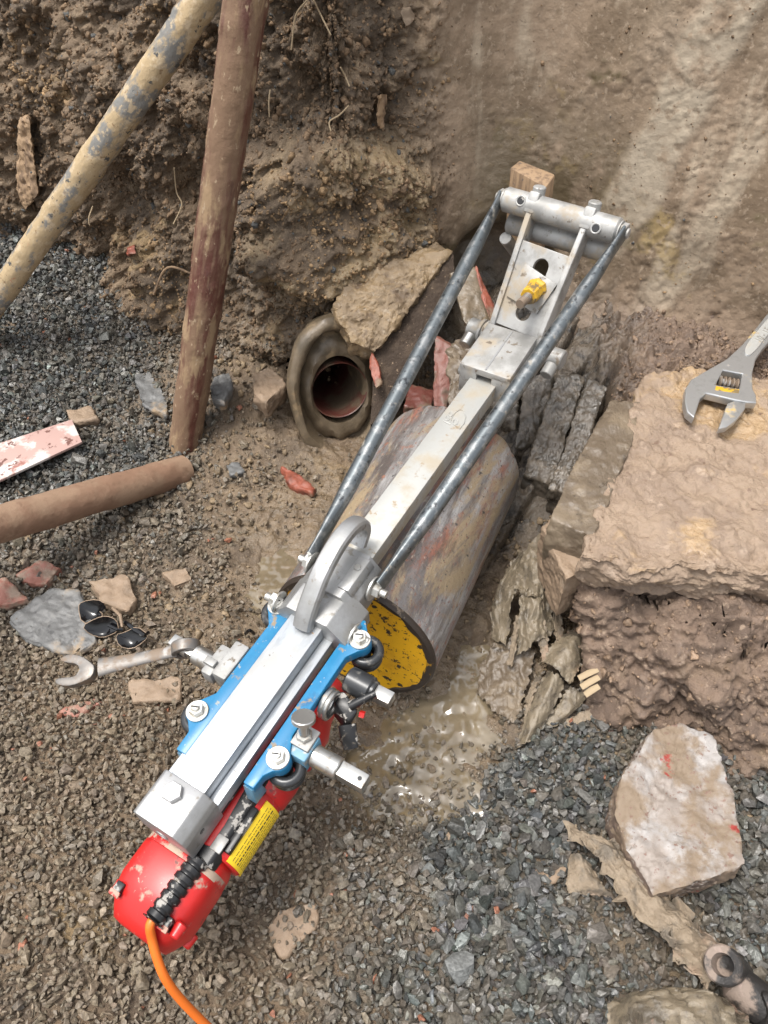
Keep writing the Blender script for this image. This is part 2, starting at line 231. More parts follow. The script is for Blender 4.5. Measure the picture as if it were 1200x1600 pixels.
def thing(name, fr, label, cat, group=None):
    o = bpy.data.objects.new(name, None); COL.objects.link(o); o.matrix_world = fr.mat(); o.empty_display_size = .05
    bpy.context.view_layer.update(); return tag(o, label, cat, group)
class G:
    def __init__(s, fr=WORLD): s.fr = fr; s.v = []; s.f = []
    def add(s, V, Fs, fr=None):
        n = len(s.v); fr = fr or s.fr
        for p in V: s.v.append(fr.w(p))
        for f in Fs: s.f.append([i + n for i in f])
        return s
    def addbm(s, bm, fr=None):
        bm.verts.index_update(); s.add([tuple(v.co) for v in bm.verts], [[v.index for v in f.verts] for f in bm.faces], fr); bm.free(); return s
    def box(s, a, b, bev=.001, fr=None):
        bm = bmesh.new(); a = np.array(a, float); b = np.array(b, float)
        bmesh.ops.create_cube(bm, size=1, matrix=Matrix.Translation(Vector((a + b) / 2)) @ Matrix.Diagonal((*np.abs(b - a), 1)))
        if bev: bmesh.ops.bevel(bm, geom=bm.edges[:], offset=bev, segments=2, profile=.5, affect='EDGES', clamp_overlap=True)
        return s.addbm(bm, fr)
    def hull(s, pts, bev=0, fr=None):
        bm = bmesh.new()
        for p in pts: bm.verts.new(p)
        bmesh.ops.convex_hull(bm, input=bm.verts[:])
        bmesh.ops.dissolve_limit(bm, angle_limit=.02, verts=bm.verts[:], edges=bm.edges[:])
        if bev: bmesh.ops.bevel(bm, geom=bm.edges[:], offset=bev, segments=2, profile=.5, affect='EDGES', clamp_overlap=True)
        return s.addbm(bm, fr)
    def prism(s, pts, z0, z1, bev=0, fr=None):
        bm = bmesh.new(); vs = [bm.verts.new((p[0], p[1], z0)) for p in pts]; f = bm.faces.new(vs)
        e = bmesh.ops.extrude_face_region(bm, geom=[f])
        bmesh.ops.translate(bm, vec=(0, 0, z1 - z0), verts=[x for x in e['geom'] if isinstance(x, bmesh.types.BMVert)])
        bmesh.ops.recalc_face_normals(bm, faces=bm.faces[:])
        if bev: bmesh.ops.bevel(bm, geom=bm.edges[:], offset=bev, segments=2, profile=.5, affect='EDGES', clamp_overlap=True)
        bmesh.ops.triangulate(bm, faces=[f for f in bm.faces if len(f.verts) > 4])
        return s.addbm(bm, fr)
    def lathe(s, p0, ax, prof, n=28, fr=None, sx=1., up=(0, 0, 1), cap=True):
        p0 = np.array(p0, float); ax = nrm(ax); up = np.array(up, float)
        if abs(ax @ up) > .95: up = np.array((1., 0, 0))
        a = nrm(np.cross(up, ax)); b = np.cross(ax, a); V = []; Fs = []
        for r, h in prof:
            for k in range(n):
                t = 2 * math.pi * k / n; V.append(p0 + ax * h + (a * math.cos(t) * sx + b * math.sin(t)) * r)
        for i in range(len(prof) - 1):
            for k in range(n): k2 = (k + 1) % n; Fs.append([i * n + k, i * n + k2, (i + 1) * n + k2, (i + 1) * n + k])
        if prof[0][0] > 1e-6: Fs.append(list(range(n))[::-1])
        if cap and prof[-1][0] > 1e-6: Fs.append([(len(prof) - 1) * n + k for k in range(n)])
        return s.add(V, Fs, fr)
    def cyl(s, p0, p1, r, r1=None, n=24, bev=.001, fr=None):
        r1 = r if r1 is None else r1; L = float(np.linalg.norm(np.array(p1, float) - p0)); b = min(bev, r * .4, L * .3)
        pr = [(r - b, 0), (r, b), (r1, L - b), (r1 - b, L)] if b > 0 else [(r, 0), (r1, L)]
        return s.lathe(p0, np.array(p1, float) - p0, pr, n, fr)
    def tube(s, pts, r, n=14, fr=None, flat=None):
        P = np.array(pts, float); m = len(P); r = np.broadcast_to(np.array(r, float), (m,)); V = []; Fs = []
        T = np.gradient(P, axis=0); T /= np.linalg.norm(T, axis=1)[:, None]
        up = np.array((0, 0, 1.)); 
        if abs(T[0] @ up) > .9: up = np.array((1., 0, 0))
        a = nrm(np.cross(up, T[0]))
        for i in range(m):
            a = nrm(a - T[i] * (a @ T[i])); b = np.cross(T[i], a); fl = 1 if flat is None else flat[i]
            for k in range(n): t = 2 * math.pi * k / n; V.append(P[i] + r[i] * (a * math.cos(t) * (2 - fl if fl < 1 else 1) + b * math.sin(t) * fl))
        for i in range(m - 1):
            for k in range(n): k2 = (k + 1) % n; Fs.append([i * n + k, i * n + k2, (i + 1) * n + k2, (i + 1) * n + k])
        Fs.append(list(range(n))[::-1]); Fs.append([(m - 1) * n + k for k in range(n)])
        return s.add(V, Fs, fr)
    def torus(s, c, ax, R, r, n=32, m=12, fr=None):
        c = np.array(c, float); ax = nrm(ax); u = np.array((1., 0, 0)) if abs(ax[0]) < .9 else np.array((0, 1., 0))
        a = nrm(np.cross(ax, u)); b = np.cross(ax, a); V = []; Fs = []
        for i in range(n):
            t = 2 * math.pi * i / n; d = a * math.cos(t) + b * math.sin(t)
            for j in range(m): q = 2 * math.pi * j / m; V.append(c + d * (R + r * math.cos(q)) + ax * r * math.sin(q))
        for i in range(n):
            for j in range(m): i2 = (i + 1) % n; j2 = (j + 1) % m; Fs.append([i * m + j, i2 * m + j, i2 * m + j2, i * m + j2])
        return s.add(V, Fs, fr)
    def loft(s, rings, fr=None):
        n = len(rings[0]); V = [p for r in rings for p in r]; Fs = []
        for i in range(len(rings) - 1):
            for k in range(n): k2 = (k + 1) % n; Fs.append([i * n + k, i * n + k2, (i + 1) * n + k2, (i + 1) * n + k])
        Fs.append(list(range(n))[::-1]); Fs.append([(len(rings) - 1) * n + k for k in range(n)])
        return s.add(V, Fs, fr)
    def obj(s, name, mat, parent=None, ang=32, smooth=True, **kw):
        V = np.array(s.v)
        if parent is not None:
            rt = parent
            while rt.parent: rt = rt.parent
            mi = np.array(rt.matrix_world.inverted()); V = V @ mi[:3, :3].T + mi[:3, 3]
        me = bpy.data.meshes.new(name); me.from_pydata([tuple(p) for p in V], [], s.f); me.validate(); me.update()
        bm = bmesh.new(); bm.from_mesh(me); bmesh.ops.recalc_face_normals(bm, faces=bm.faces[:]); bm.to_mesh(me); bm.free()
        me.polygons.foreach_set('use_smooth', np.full(len(me.polygons), smooth))
        if smooth: me.set_sharp_from_angle(angle=rad(ang))
        o = link(name, me, mat, parent)
        return tag(o, **kw) if kw else o
    def top(s, name, mat, base=None, **kw):   # a thing that is one mesh: its origin moves to its base
        V = np.array(s.v); c = V.mean(0) if base is None else np.array(base); 
        if base is None: c[2] = V[:, 2].min()
        s.v = [p - c for p in V]; ang = kw.pop('ang', 32); fr = kw.pop('orient', None)
        if fr is not None: s.v = [fr.R @ p for p in s.v]
        o = s.obj(name, mat, None, ang, **kw); o.location = c
        if fr is not None: o.rotation_euler = fr.mat().to_euler()
        return o
def curve_plate(fr, outers, holes, z0, z1, bev=.0006):
    """flat plate with real holes, filled from 2-D outlines; returns verts/faces in frame coordinates"""
    cu = bpy.data.curves.new('plate', 'CURVE'); cu.dimensions = '2D'; cu.fill_mode = 'BOTH'; cu.extrude = (z1 - z0) / 2 - bev; cu.bevel_depth = bev; cu.offset = -bev
    for ps in list(outers) + list(holes):
        sp = cu.splines.new('POLY'); sp.points.add(len(ps) - 1); sp.use_cyclic_u = True
        for q, p in zip(sp.points, ps): q.co = (p[0], p[1], 0, 1)
    o = bpy.data.objects.new('plate', cu); COL.objects.link(o); dg = bpy.context.evaluated_depsgraph_get()
    me = bpy.data.meshes.new_from_object(o.evaluated_get(dg)); V = [(v.co.x, v.co.y, v.co.z + (z0 + z1) / 2) for v in me.vertices]; Fs = [list(p.vertices) for p in me.polygons]
    bpy.data.objects.remove(o); bpy.data.curves.remove(cu); bpy.data.meshes.remove(me); return V, Fs
def text_mesh(body, size, depth):
    cu = bpy.data.curves.new('t', 'FONT'); cu.body = body; cu.size = size; cu.extrude = depth; cu.align_x = 'CENTER'; cu.align_y = 'CENTER'
    o = bpy.data.objects.new('t', cu); COL.objects.link(o); dg = bpy.context.evaluated_depsgraph_get()
    me = bpy.data.meshes.new_from_object(o.evaluated_get(dg)); V = [tuple(v.co) for v in me.vertices]; Fs = [list(p.vertices) for p in me.polygons]
    bpy.data.objects.remove(o); bpy.data.curves.remove(cu); bpy.data.meshes.remove(me); return V, Fs
def smoothpoly(ps, it=2):
    P = np.array(ps, float)
    for _ in range(it):
        Q = np.roll(P, -1, 0); P = np.stack([P * .75 + Q * .25, P * .25 + Q * .75], 1).reshape(-1, P.shape[1])
    return P
def catmull(ps, n=12):
    P = np.array(ps, float); P = np.vstack([2 * P[0] - P[1], P, 2 * P[-1] - P[-2]]); out = []
    for i in range(1, len(P) - 2):
        for k in range(n):
            t = k / n; a, b, c, d = P[i - 1:i + 3]
            out.append(.5 * (2 * b + (c - a) * t + (2 * a - 5 * b + 4 * c - d) * t * t + (3 * b - a - 3 * c + d) * t ** 3))
    out.append(P[-2]); return np.array(out)
def circle(c, r, n=24): return [(c[0] + r * math.cos(2 * math.pi * k / n), c[1] + r * math.sin(2 * math.pi * k / n)) for k in range(n)]
def rock(pts, res=.012, amp=.004, freq=40, seed=0, chip=.0):
    """convex body of points, finely divided and roughened"""
    bm = bmesh.new()
    for p in pts: bm.verts.new(p)
    r = bmesh.ops.convex_hull(bm, input=bm.verts[:])
    bmesh.ops.delete(bm, geom=[v for v in bm.verts if not v.link_faces], context='VERTS')
    bmesh.ops.triangulate(bm, faces=bm.faces[:])
    for _ in range(9):
        es = [e for e in bm.edges if e.calc_length() > res]
        if not es: break
        bmesh.ops.subdivide_edges(bm, edges=es, cuts=1); bmesh.ops.triangulate(bm, faces=[f for f in bm.faces if len(f.verts) > 3])
    bmesh.ops.smooth_vert(bm, verts=bm.verts[:], factor=.3, use_axis_x=True, use_axis_y=True, use_axis_z=True)
    bm.normal_update(); V = np.array([v.co for v in bm.verts]); Nn = np.array([v.normal for v in bm.verts])
    d = amp * (fbm(V * freq * .4, 3, seed) * 1.5 + fbm(V * freq * 1.1, 5, seed + 5, .68) * 1.5) + chip * (clod(V * freq * .9, seed + 9) - .6)
    V = V + Nn * d[:, None]
    bm.verts.index_update(); Fs = [[v.index for v in f.verts] for f in bm.faces]; bm.free(); return V, Fs
# ------------------------------------------------------------------ the ground
SOCKET_C = D(531, 611, 1.59); SOCKET_AX = nrm((.30, -.92, .26))
ZONES = np.array([(50,450,1,1,.3),(250,480,.9,1,.3),(150,600,.85,1,.3),(350,560,.3,.5,.2),(220,730,.8,1,.3),(60,740,.9,1,.3),(330,660,.5,.5,.3),
 (400,650,.1,.12,.4),(480,720,.05,.08,.6),(380,760,.15,.3,.5),(250,850,.35,.8,.4),(100,870,.5,.8,.3),(330,900,.12,.55,.5),(430,880,0,0,1),(430,800,0,.1,.8),(400,950,.08,.35,.6),(300,950,.08,.6,.4),(20,600,.9,1,.3),
 (200,1150,.05,1,.15),(80,1050,.08,1,.15),(100,1250,.06,1,.1),(150,1500,.05,1,.1),(400,1550,.12,1,.15),(450,1350,.2,1,.3),(30,1350,.05,1,.1),(330,1300,.08,1,.2),(520,1450,.3,1,.3),
 (560,1250,.3,.6,.8),(620,1150,.05,.12,1),(700,1200,.15,.35,1),(740,1080,0,.05,.9),(780,1000,0,0,.7),(600,1330,.5,1,.6),(600,1400,.6,1,.5),(700,1350,.95,1,.6),(800,1250,.95,1,.6),(860,1200,1,1,.6),(800,1450,.95,1,.6),(700,1550,.85,1,.5),(560,1560,.6,1,.4),(900,1550,.9,1,.6),
 (1000,1450,.6,.9,.5),(1180,1350,.85,1,.5),(1170,1230,.8,1,.3),(1100,1050,0,.03,0),(1000,1000,0,.0,0),(1180,1100,0,.05,0),(850,900,.1,0,.5),(900,1060,.4,.4,.6),(940,1130,.8,.9,.5),(800,700,.1,0,.5),(950,550,0,0,.2),(600,700,0,0,.5)], float)
ZP = np.array([U(a, b)[:2] for a, b in ZONES[:, :2]])
def zones(x, y):
    out = np.zeros((len(x), 3)); wob = .035 * fbm(np.stack([x * 9, y * 9, x * 0], 1), 3, 3); wob2 = .035 * fbm(np.stack([x * 9, y * 9, x * 0 + 7], 1), 3, 4)
    for k in range(0, len(x), 40000):
        q = np.stack([x[k:k + 40000] + wob[k:k + 40000], y[k:k + 40000] + wob2[k:k + 40000]], 1)
        w = 1 / (((q[:, None] - ZP[None]) ** 2).sum(2) + 1e-4) ** 2
        out[k:k + 40000] = (w @ ZONES[:, 2:]) / w.sum(1)[:, None]
    return out
def mound_mask(x, y):
    ex = np.interp(y, [.3, .5, .577, .70, .83, .95, 1.05, 1.2, 1.4], [.55, .48, .40, .34, .31, .32, .36, .40, .42])
    fy = np.interp(x, [.2, .36, .5, .7, 1.0], [.73, .70, .65, .60, .55])
    w = np.stack([x * 13, y * 13, x * 0], 1); k = .022 * fbm(w, 3, 19)
    return sm(0, .05, x - ex + k) * (.75 * np.clip((y - fy + k + .02) / .11, 0, 1) + .25 * sm(-.02, .09, y - fy + k))
def bank_mask(x, y): return sm(.03, .14, x + (1.05 - y) * .25) * sm(.80, 1.02, y) * (1 - sm(.34, .46, x - (y - 1.0) * .4))
def wet_zone(x, y):
    w = 0
    for cx, cy, rx, ry in ((.085, .565, .13, .085), (.03, .49, .14, .09), (.10, .46, .09, .05), (.165, .66, .08, .10), (-.19, .84, .075, .13), (-.13, .72, .06, .10)):
        w = np.maximum(w, np.exp(-((x - cx) / rx) ** 2 - ((y - cy) / ry) ** 2))
    q = np.stack([x * 16, y * 16, x * 0], 1)
    return sm(.20, .80, w + .16 * fbm(q, 3, 23))
def ground_h(x, y, detail=True):
    x = np.atleast_1d(np.asarray(x, float)); y = np.atleast_1d(np.asarray(y, float)); z0 = x * 0
    p = np.stack([x, y, z0], 1)
    h = .014 * fbm(p * 3.2, 3, 11)
    h += .20 * sm(1.22, 1.85, y) * sm(-.3, -.7, x) + .10 * sm(1.10, 1.42, y) * sm(-.6, -.35, x) * sm(.05, -.12, x)
    h -= 0 * np.exp(-(((x - .08) / .20) ** 2 + ((y - .52) / .14) ** 2)) + .01 * np.exp(-(((x + .19) / .10) ** 2 + ((y - .84) / .13) ** 2))
    mm = mound_mask(x, y); h += mm * .20
    bm_ = bank_mask(x, y)
    s = (x - .2) * .80 - (y - 1.0) * .60 + .012 * fbm(p * 9, 2, 31)
    gr = np.abs(((s / .062) % 1) - .5) * 2
    step = (((s / .062) % 1)) * .022
    h = np.maximum(h, bm_ * (.02 + .145 * sm(.88, 1.32, y)) + bm_ * (step - .034 * sm(.84, .97, gr) * sm(-.3, .0, fbm(p * 8, 2, 36)) + .014 * fbm(p * 12, 4, 37, .6) + .008 * (clod(p * 36, 38) - .5)))
    sk = np.exp(-(((x + .085) / .10) ** 2 + ((y - 1.30) / .14) ** 2) ** 2); h = h - sk * np.maximum(0, h + .012)
    if not detail: h = h * (1 - wet_zone(x, y)) - .0175 * wet_zone(x, y)
    h0 = h.copy()
    if detail:
        z = zones(x, y); rough = (1 - z[:, 1]) 
        h += rough * ((.014 - .007 * z[:, 2]) * (clod(p * 30, 3) - .5) + .008 * (clod(p * 75, 5) - .5) + .012 * (1 - .5 * z[:, 2]) * fbm(p * 18, 4, 6, .6)) + .004 * fbm(p * 60, 3, 21)
        wz_ = wet_zone(x, y); h = h * (1 - wz_) + wz_ * (-.0175 + (h - h0) * .75)
        h += np.minimum(1, mm * 3) * (.038 * (clod(p * 15, 13) - .5) + .020 * (clod(p * 38, 14) - .5) + .010 * (clod(p * 85, 18) - .5) + .034 * fbm(p * 11, 5, 15, .62))
        return h, z, mm, bm_
    return h
def gh(x, y): return float(ground_h([x], [y], False)[0])
def build_ground():
    d = .0032
    xs = np.concatenate([np.arange(-6, -1.3, .25), np.arange(-1.3, .95, d), np.arange(.95, 6, .25)]); ys = np.concatenate([np.arange(-5, -.2, .25), np.arange(-.2, 1.95, d), np.arange(1.95, 6.2, .25)])
    X, Y = np.meshgrid(xs, ys); x = X.ravel(); y = Y.ravel(); h, z, mm, bm_ = ground_h(x, y)
    far = np.maximum(sm(.95, 1.6, np.abs(x)), sm(.1, .9, -y)); h = h * (1 - far)
    hid = (y > 2.0); h = np.where(hid, -.1, h)
    nx, ny = len(xs), len(ys); i = np.arange((ny - 1) * (nx - 1)); r = i // (nx - 1); c = i % (nx - 1); a = r * nx + c
    V = np.stack([x, y, h], 1); Fa = np.stack([a, a + 1, a + nx + 1, a + nx], 1)
    cc = V[Fa].mean(1) - SOCKET_C; t = cc @ SOCKET_AX; rr_ = np.linalg.norm(cc - t[:, None] * SOCKET_AX, axis=1); Fa = Fa[~((rr_ < .088) & (t > -.45) & (t < .012))]
    me = npmesh('ground', V, Fa)
    fattr(me, 'grey', z[:, 0] * z[:, 1]); fattr(me, 'wet', np.maximum(np.clip(z[:, 2] * 1.3 - .25, 0, 1) * (1 - .5 * z[:, 1]), wet_zone(x, y))); fattr(me, 'clay', x * 0); fattr(me, 'dark', bm_); fattr(me, 'pink', mm * (1 - bm_ * .7))
    tag(link('ground', me, 'soil'), kind='structure')
build_ground()
# ------------------------------------------------------------------ the trench wall: crumbling soil left, smeared clay right
PATH = catmull([(-6, 2.6), (-2.4, 1.95), (-1.3, 1.80), (-.80, 1.72), (-.45, 1.53), (-.22, 1.40), (-.06, 1.37), (.10, 1.45), (.26, 1.50), (.42, 1.43), (.60, 1.33), (.90, 1.20), (1.4, 1.02), (2.6, .5), (6, -1)], 40)
def build_wall():
    seg = np.linalg.norm(np.diff(PATH, axis=0), axis=1); cum = np.concatenate([[0], np.cumsum(seg)])
    sx = np.interp(np.arange(len(PATH)), np.arange(len(PATH)), cum); mid0 = np.interp(-1.25, PATH[:, 0], cum); mid1 = np.interp(1.0, PATH[:, 0], cum)
    u = np.concatenate([np.linspace(0, mid0, 40)[:-1], np.arange(mid0, mid1, .0034), np.linspace(mid1, cum[-1], 40)[1:]])
    px = np.interp(u, cum, PATH[:, 0]); py = np.interp(u, cum, PATH[:, 1])
    k = np.ones(61) / 61; tx = np.gradient(px) / np.gradient(u); ty = np.gradient(py) / np.gradient(u)
    ln = np.hypot(tx, ty); nx_, ny_ = ty / ln, -tx / ln       # towards the trench
    zs = np.concatenate([np.arange(-.12, 1.0, .0034), np.linspace(1.0, 1.35, 20)[1:]])
    Ug, Zg = np.meshgrid(np.arange(len(u)), zs); ui = Ug.ravel(); z = Zg.ravel()
    bx, by, nx1, ny1 = px[ui], py[ui], nx_[ui], ny_[ui]
    p = np.stack([bx, by, z], 1)
    clay = sm(.07, .19, bx + .045 * fbm(p * 5, 3, 41) + .03 * (z - .3))
    d = -.20 * np.maximum(z - .05, 0) * (1 - clay) - .10 * np.maximum(z, 0) * clay
    ovn = sm(.05, .75, np.exp(-(((bx + .07) / .16) ** 4 + ((z - .41) / .125) ** 4)))
    d += (1 - clay) * (1 - .15 * ovn) * (.085 * fbm(p * 4, 3, 42) + .046 * fbm(p * 13, 5, 43, .62) + .034 * (clod(p * 18, 44) - .5) + .013 * (clod(p * 44, 45) - .5) + .011 * (clod(p * 85, 46) - .5) + .009 * fbm(p * 110, 2, 47))
    ps = p * np.array([1, 1, .35])
    patch = sm(.02, .25, fbm(p * 6, 3, 51))
    d += clay * (.022 * fbm(ps * 5, 2, 52) + .004 * fbm(ps * 26, 3, 53) + sm(.5, 1, patch) * .5 * (.006 * (clod(p * 50, 54) - .5) + .006 * (clod(p * 105, 55) - .5)) + .0014 * fbm(p * 90, 3, 56))
    rot = (bx - .455) - (z - .43) * .20 + .02 * fbm(p * 6, 3, 57)
    band = sm(-.045, -.025, rot) * sm(.050, .03, rot) * clay * sm(.28, .38, z)
    d += clay * (.007 * sm(-.045, -.025, rot) - .005 * sm(.03, .055, rot))          # the straight-sided rib down the clay
    low = sm(.30, .16, z) * clay; d += low * (.10 * sm(.28, .05, z) + .022 * (clod(p * 22, 61) - .5) + .012 * (clod(p * 50, 62) - .5))
    d += .05 * np.exp(-(z / .07) ** 2) * (1 - clay)
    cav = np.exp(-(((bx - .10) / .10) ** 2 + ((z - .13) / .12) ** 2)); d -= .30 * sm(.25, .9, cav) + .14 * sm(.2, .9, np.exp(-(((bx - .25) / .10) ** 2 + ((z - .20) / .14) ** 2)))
    ov = .075 * sm(.03, .80, np.exp(-(((bx + .09) / .20) ** 4 + ((z - .41) / .125) ** 4))); d += ov
    x = bx + nx1 * d; y = by + ny1 * d
    back = sm(1.0, 1.35, z); x = x - nx1 * back * 2.5; y = y - ny1 * back * 2.5; z2 = np.where(z > 1.05, 1.05 + .05 * np.sin(x * 3), z)
    V = np.stack([x, y, z2], 1); n = len(u); m = len(zs)
    i = np.arange((m - 1) * (n - 1)); r = i // (n - 1); c = i % (n - 1); a = r * n + c
    Fa = np.stack([a, a + 1, a + n + 1, a + n], 1)
    cc = V[Fa].mean(1) - SOCKET_C; t = cc @ SOCKET_AX; rr = np.linalg.norm(cc - t[:, None] * SOCKET_AX, axis=1)
    Fa = Fa[~((rr < .092) & (t > -.16) & (t < .2))]
    me = npmesh('trench_wall', V, Fa)
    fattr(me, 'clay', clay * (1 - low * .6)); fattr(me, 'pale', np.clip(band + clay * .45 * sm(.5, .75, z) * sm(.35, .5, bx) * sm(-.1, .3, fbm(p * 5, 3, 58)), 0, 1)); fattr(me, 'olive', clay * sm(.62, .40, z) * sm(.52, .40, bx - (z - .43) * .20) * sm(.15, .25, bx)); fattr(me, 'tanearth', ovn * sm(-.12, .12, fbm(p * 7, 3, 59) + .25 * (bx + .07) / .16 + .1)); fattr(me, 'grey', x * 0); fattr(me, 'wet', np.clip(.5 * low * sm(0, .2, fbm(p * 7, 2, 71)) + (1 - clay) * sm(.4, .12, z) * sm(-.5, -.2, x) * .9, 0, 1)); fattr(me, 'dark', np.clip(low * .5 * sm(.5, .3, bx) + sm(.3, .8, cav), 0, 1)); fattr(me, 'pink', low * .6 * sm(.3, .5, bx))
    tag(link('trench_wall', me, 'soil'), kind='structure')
    return V, clay
WV, WC = build_wall()
# ------------------------------------------------------------------ muddy water
def build_puddle():
    xs = np.arange(-.36, .36, .003); ys = np.arange(.28, 1.06, .003); X, Y = np.meshgrid(xs, ys); x = X.ravel(); y = Y.ravel()
    q = np.stack([x, y, x * 0], 1); calm = sm(-.02, -.12, x)
    h = -.0105 + (1 - .75 * calm) * (.0060 * fbm(q * 30, 2, 81, .4) + .0008 * vnoise(q * 85, 82)) * sm(-.25, .15, fbm(q * 9, 2, 83))
    nx = len(xs); i = np.arange((len(ys) - 1) * (nx - 1)); r = i // (nx - 1); c = i % (nx - 1); a = r * nx + c
    tag(link('puddle', npmesh('puddle', np.stack([x, y, h], 1), np.stack([a, a + 1, a + nx + 1, a + nx], 1)), 'water'), kind='structure')
build_puddle()
# ------------------------------------------------------------------ loose stone and crumbs (uncountable)
def stone_protos(n, npts, soft=False, seed=1):
    r = np.random.default_rng(seed); out = []
    for k in range(n):
        bm = bmesh.new(); q = r.normal(size=(npts, 3)); q /= np.linalg.norm(q, axis=1)[:, None]; q *= r.uniform(.75, 1.08, (npts, 1)) * np.array([1, r.uniform(.6, .9), r.uniform(.45, .75)])
        for p in q: bm.verts.new(p)
        bmesh.ops.convex_hull(bm, input=bm.verts[:]); bmesh.ops.delete(bm, geom=[v for v in bm.verts if not v.link_faces], context='VERTS')
        if soft:
            bmesh.ops.subdivide_edges(bm, edges=bm.edges[:], cuts=1, smooth=.2); bm.verts.ensure_lookup_table()
            V = np.array([v.co for v in bm.verts]); dd = 1 + .55 * fbm(V * 1.6 + k * 9, 3, 5, .65)
            for v, f in zip(bm.verts, dd): v.co = v.co * f
        bmesh.ops.triangulate(bm, faces=bm.faces[:]); bm.verts.index_update()
        out.append((np.array([v.co for v in bm.verts]), np.array([[v.index for v in f.verts] for f in bm.faces]))); bm.free()
    return out
def rotmats(n, tilt=1.):
    q = RNG.normal(size=(n, 4)); q[:, 1:3] *= tilt; q /= np.linalg.norm(q, axis=1)[:, None]; w, x, y, z = q.T
    return np.stack([1 - 2 * (y * y + z * z), 2 * (x * y - z * w), 2 * (x * z + y * w), 2 * (x * y + z * w), 1 - 2 * (x * x + z * z), 2 * (y * z - x * w), 2 * (x * z - y * w), 2 * (y * z + x * w), 1 - 2 * (x * x + y * y)], 1).reshape(n, 3, 3)
def scatter(name, protos, P, size, tint, mat, smooth=False, tilt=1.):
    Vs, Fs, Ts = [], [], []; off = 0; which = RNG.integers(0, len(protos), len(P)); Rm = rotmats(len(P), tilt)
    for k, (pv, pf) in enumerate(protos):
        s = np.where(which == k)[0]
        if not len(s): continue
        V = np.einsum('nij,vj->nvi', Rm[s], pv) * size[s][:, None, None] + P[s][:, None]
        Fk = pf[None] + (np.arange(len(s)) * len(pv))[:, None, None] + off
        Vs.append(V.reshape(-1, 3)); Fs.append(Fk.reshape(-1, 3)); Ts.append(np.repeat(tint[s], len(pv), 0)); off += len(s) * len(pv)
    me = npmesh(name, np.concatenate(Vs), np.concatenate(Fs), smooth)
    a = me.attributes.new('tint', 'FLOAT_COLOR', 'POINT'); a.data.foreach_set('color', np.concatenate(Ts).astype(np.float32).ravel())
    return tag(link(name, me, mat), kind='stuff')
def in_view(P, m=300):
    x, y, d = (lambda q: (600 + FPX * (q @ RGT) / np.maximum(q @ FWD, .05), 800 - FPX * (q @ UPV) / np.maximum(q @ FWD, .05), q @ FWD))(P - C0)
    return (d > .1) & (x > -m) & (x < 1200 + m) & (y > -m) & (y < 1600 + m)
def lerp(a, b, t): return np.asarray(a) * (1 - t) + np.asarray(b) * t
def build_gravel():
    prs = stone_protos(14, 15, seed=3); allP = []; allS = []; allT = []
    for layer, sp in ((0, .0084), (1, .0090)):
        xs = np.arange(-1.35, 1.0, sp); ys = np.arange(-.25, 1.9, sp); X, Y = np.meshgrid(xs, ys); x = X.ravel() + RNG.uniform(-.5, .5, X.size) * sp; y = Y.ravel() + RNG.uniform(-.5, .5, X.size) * sp
        k = in_view(np.stack([x, y, x * 0], 1)); x, y = x[k], y[k]; h, z, mm, bm_ = ground_h(x, y)
        clump = fbm(np.stack([x * 14, y * 14, x * 0], 1), 3, 91)
        cov = z[:, 1] * (1 - np.minimum(1, mm * 4)) * (1 - bm_)
        keep = (cov + clump * .35 * (cov > .04) * (cov < .9)) > RNG.uniform(.0, 1, len(x)) * .95 + .04
        x, y, h, z, clump = x[keep], y[keep], h[keep], z[keep], clump[keep]; n = len(x)
        s = .0046 * np.exp(RNG.normal(0, .34, n)) * (1 + .26 * z[:, 0]) * (1 + .45 * sm(.5, 1, z[:, 0]) * sm(.7, .2, y)); big = RNG.uniform(0, 1, n) < .03; s[big] *= 1.6
        P = np.stack([x, y, h + s * RNG.uniform(.1, .6, n) + layer * .0060], 1)
        g = np.clip(z[:, 0] * .98 - .03 + .36 * clump + RNG.normal(0, .13, n), 0, 1)[:, None]
        v = np.exp(RNG.normal(0, .30, n))[:, None]
        grey = np.array([.086, .090, .086]) * v * (1 + RNG.normal(0, .025, (n, 3))); pale = RNG.uniform(0, 1, n) < .07; grey[pale] *= 2.1
        mud = np.array([.200, .158, .111]) * np.exp(RNG.normal(0, .13, n))[:, None] * (1 + RNG.normal(0, .012, (n, 3)))
        col = lerp(mud, grey, g); red = RNG.uniform(0, 1, n) < .004; col[red] = np.array([.30, .13, .08])
        ro = np.clip(.60 - .34 * z[:, 2] - .20 * g[:, 0] + RNG.normal(0, .09, n), .22, .8)
        allP.append(P); allS.append(s); allT.append(np.concatenate([np.clip(col * KA, .01, .6), ro[:, None]], 1))
    scatter('gravel', prs, np.concatenate(allP), np.concatenate(allS), np.concatenate(allT), 'gravel', tilt=.7)
build_gravel()
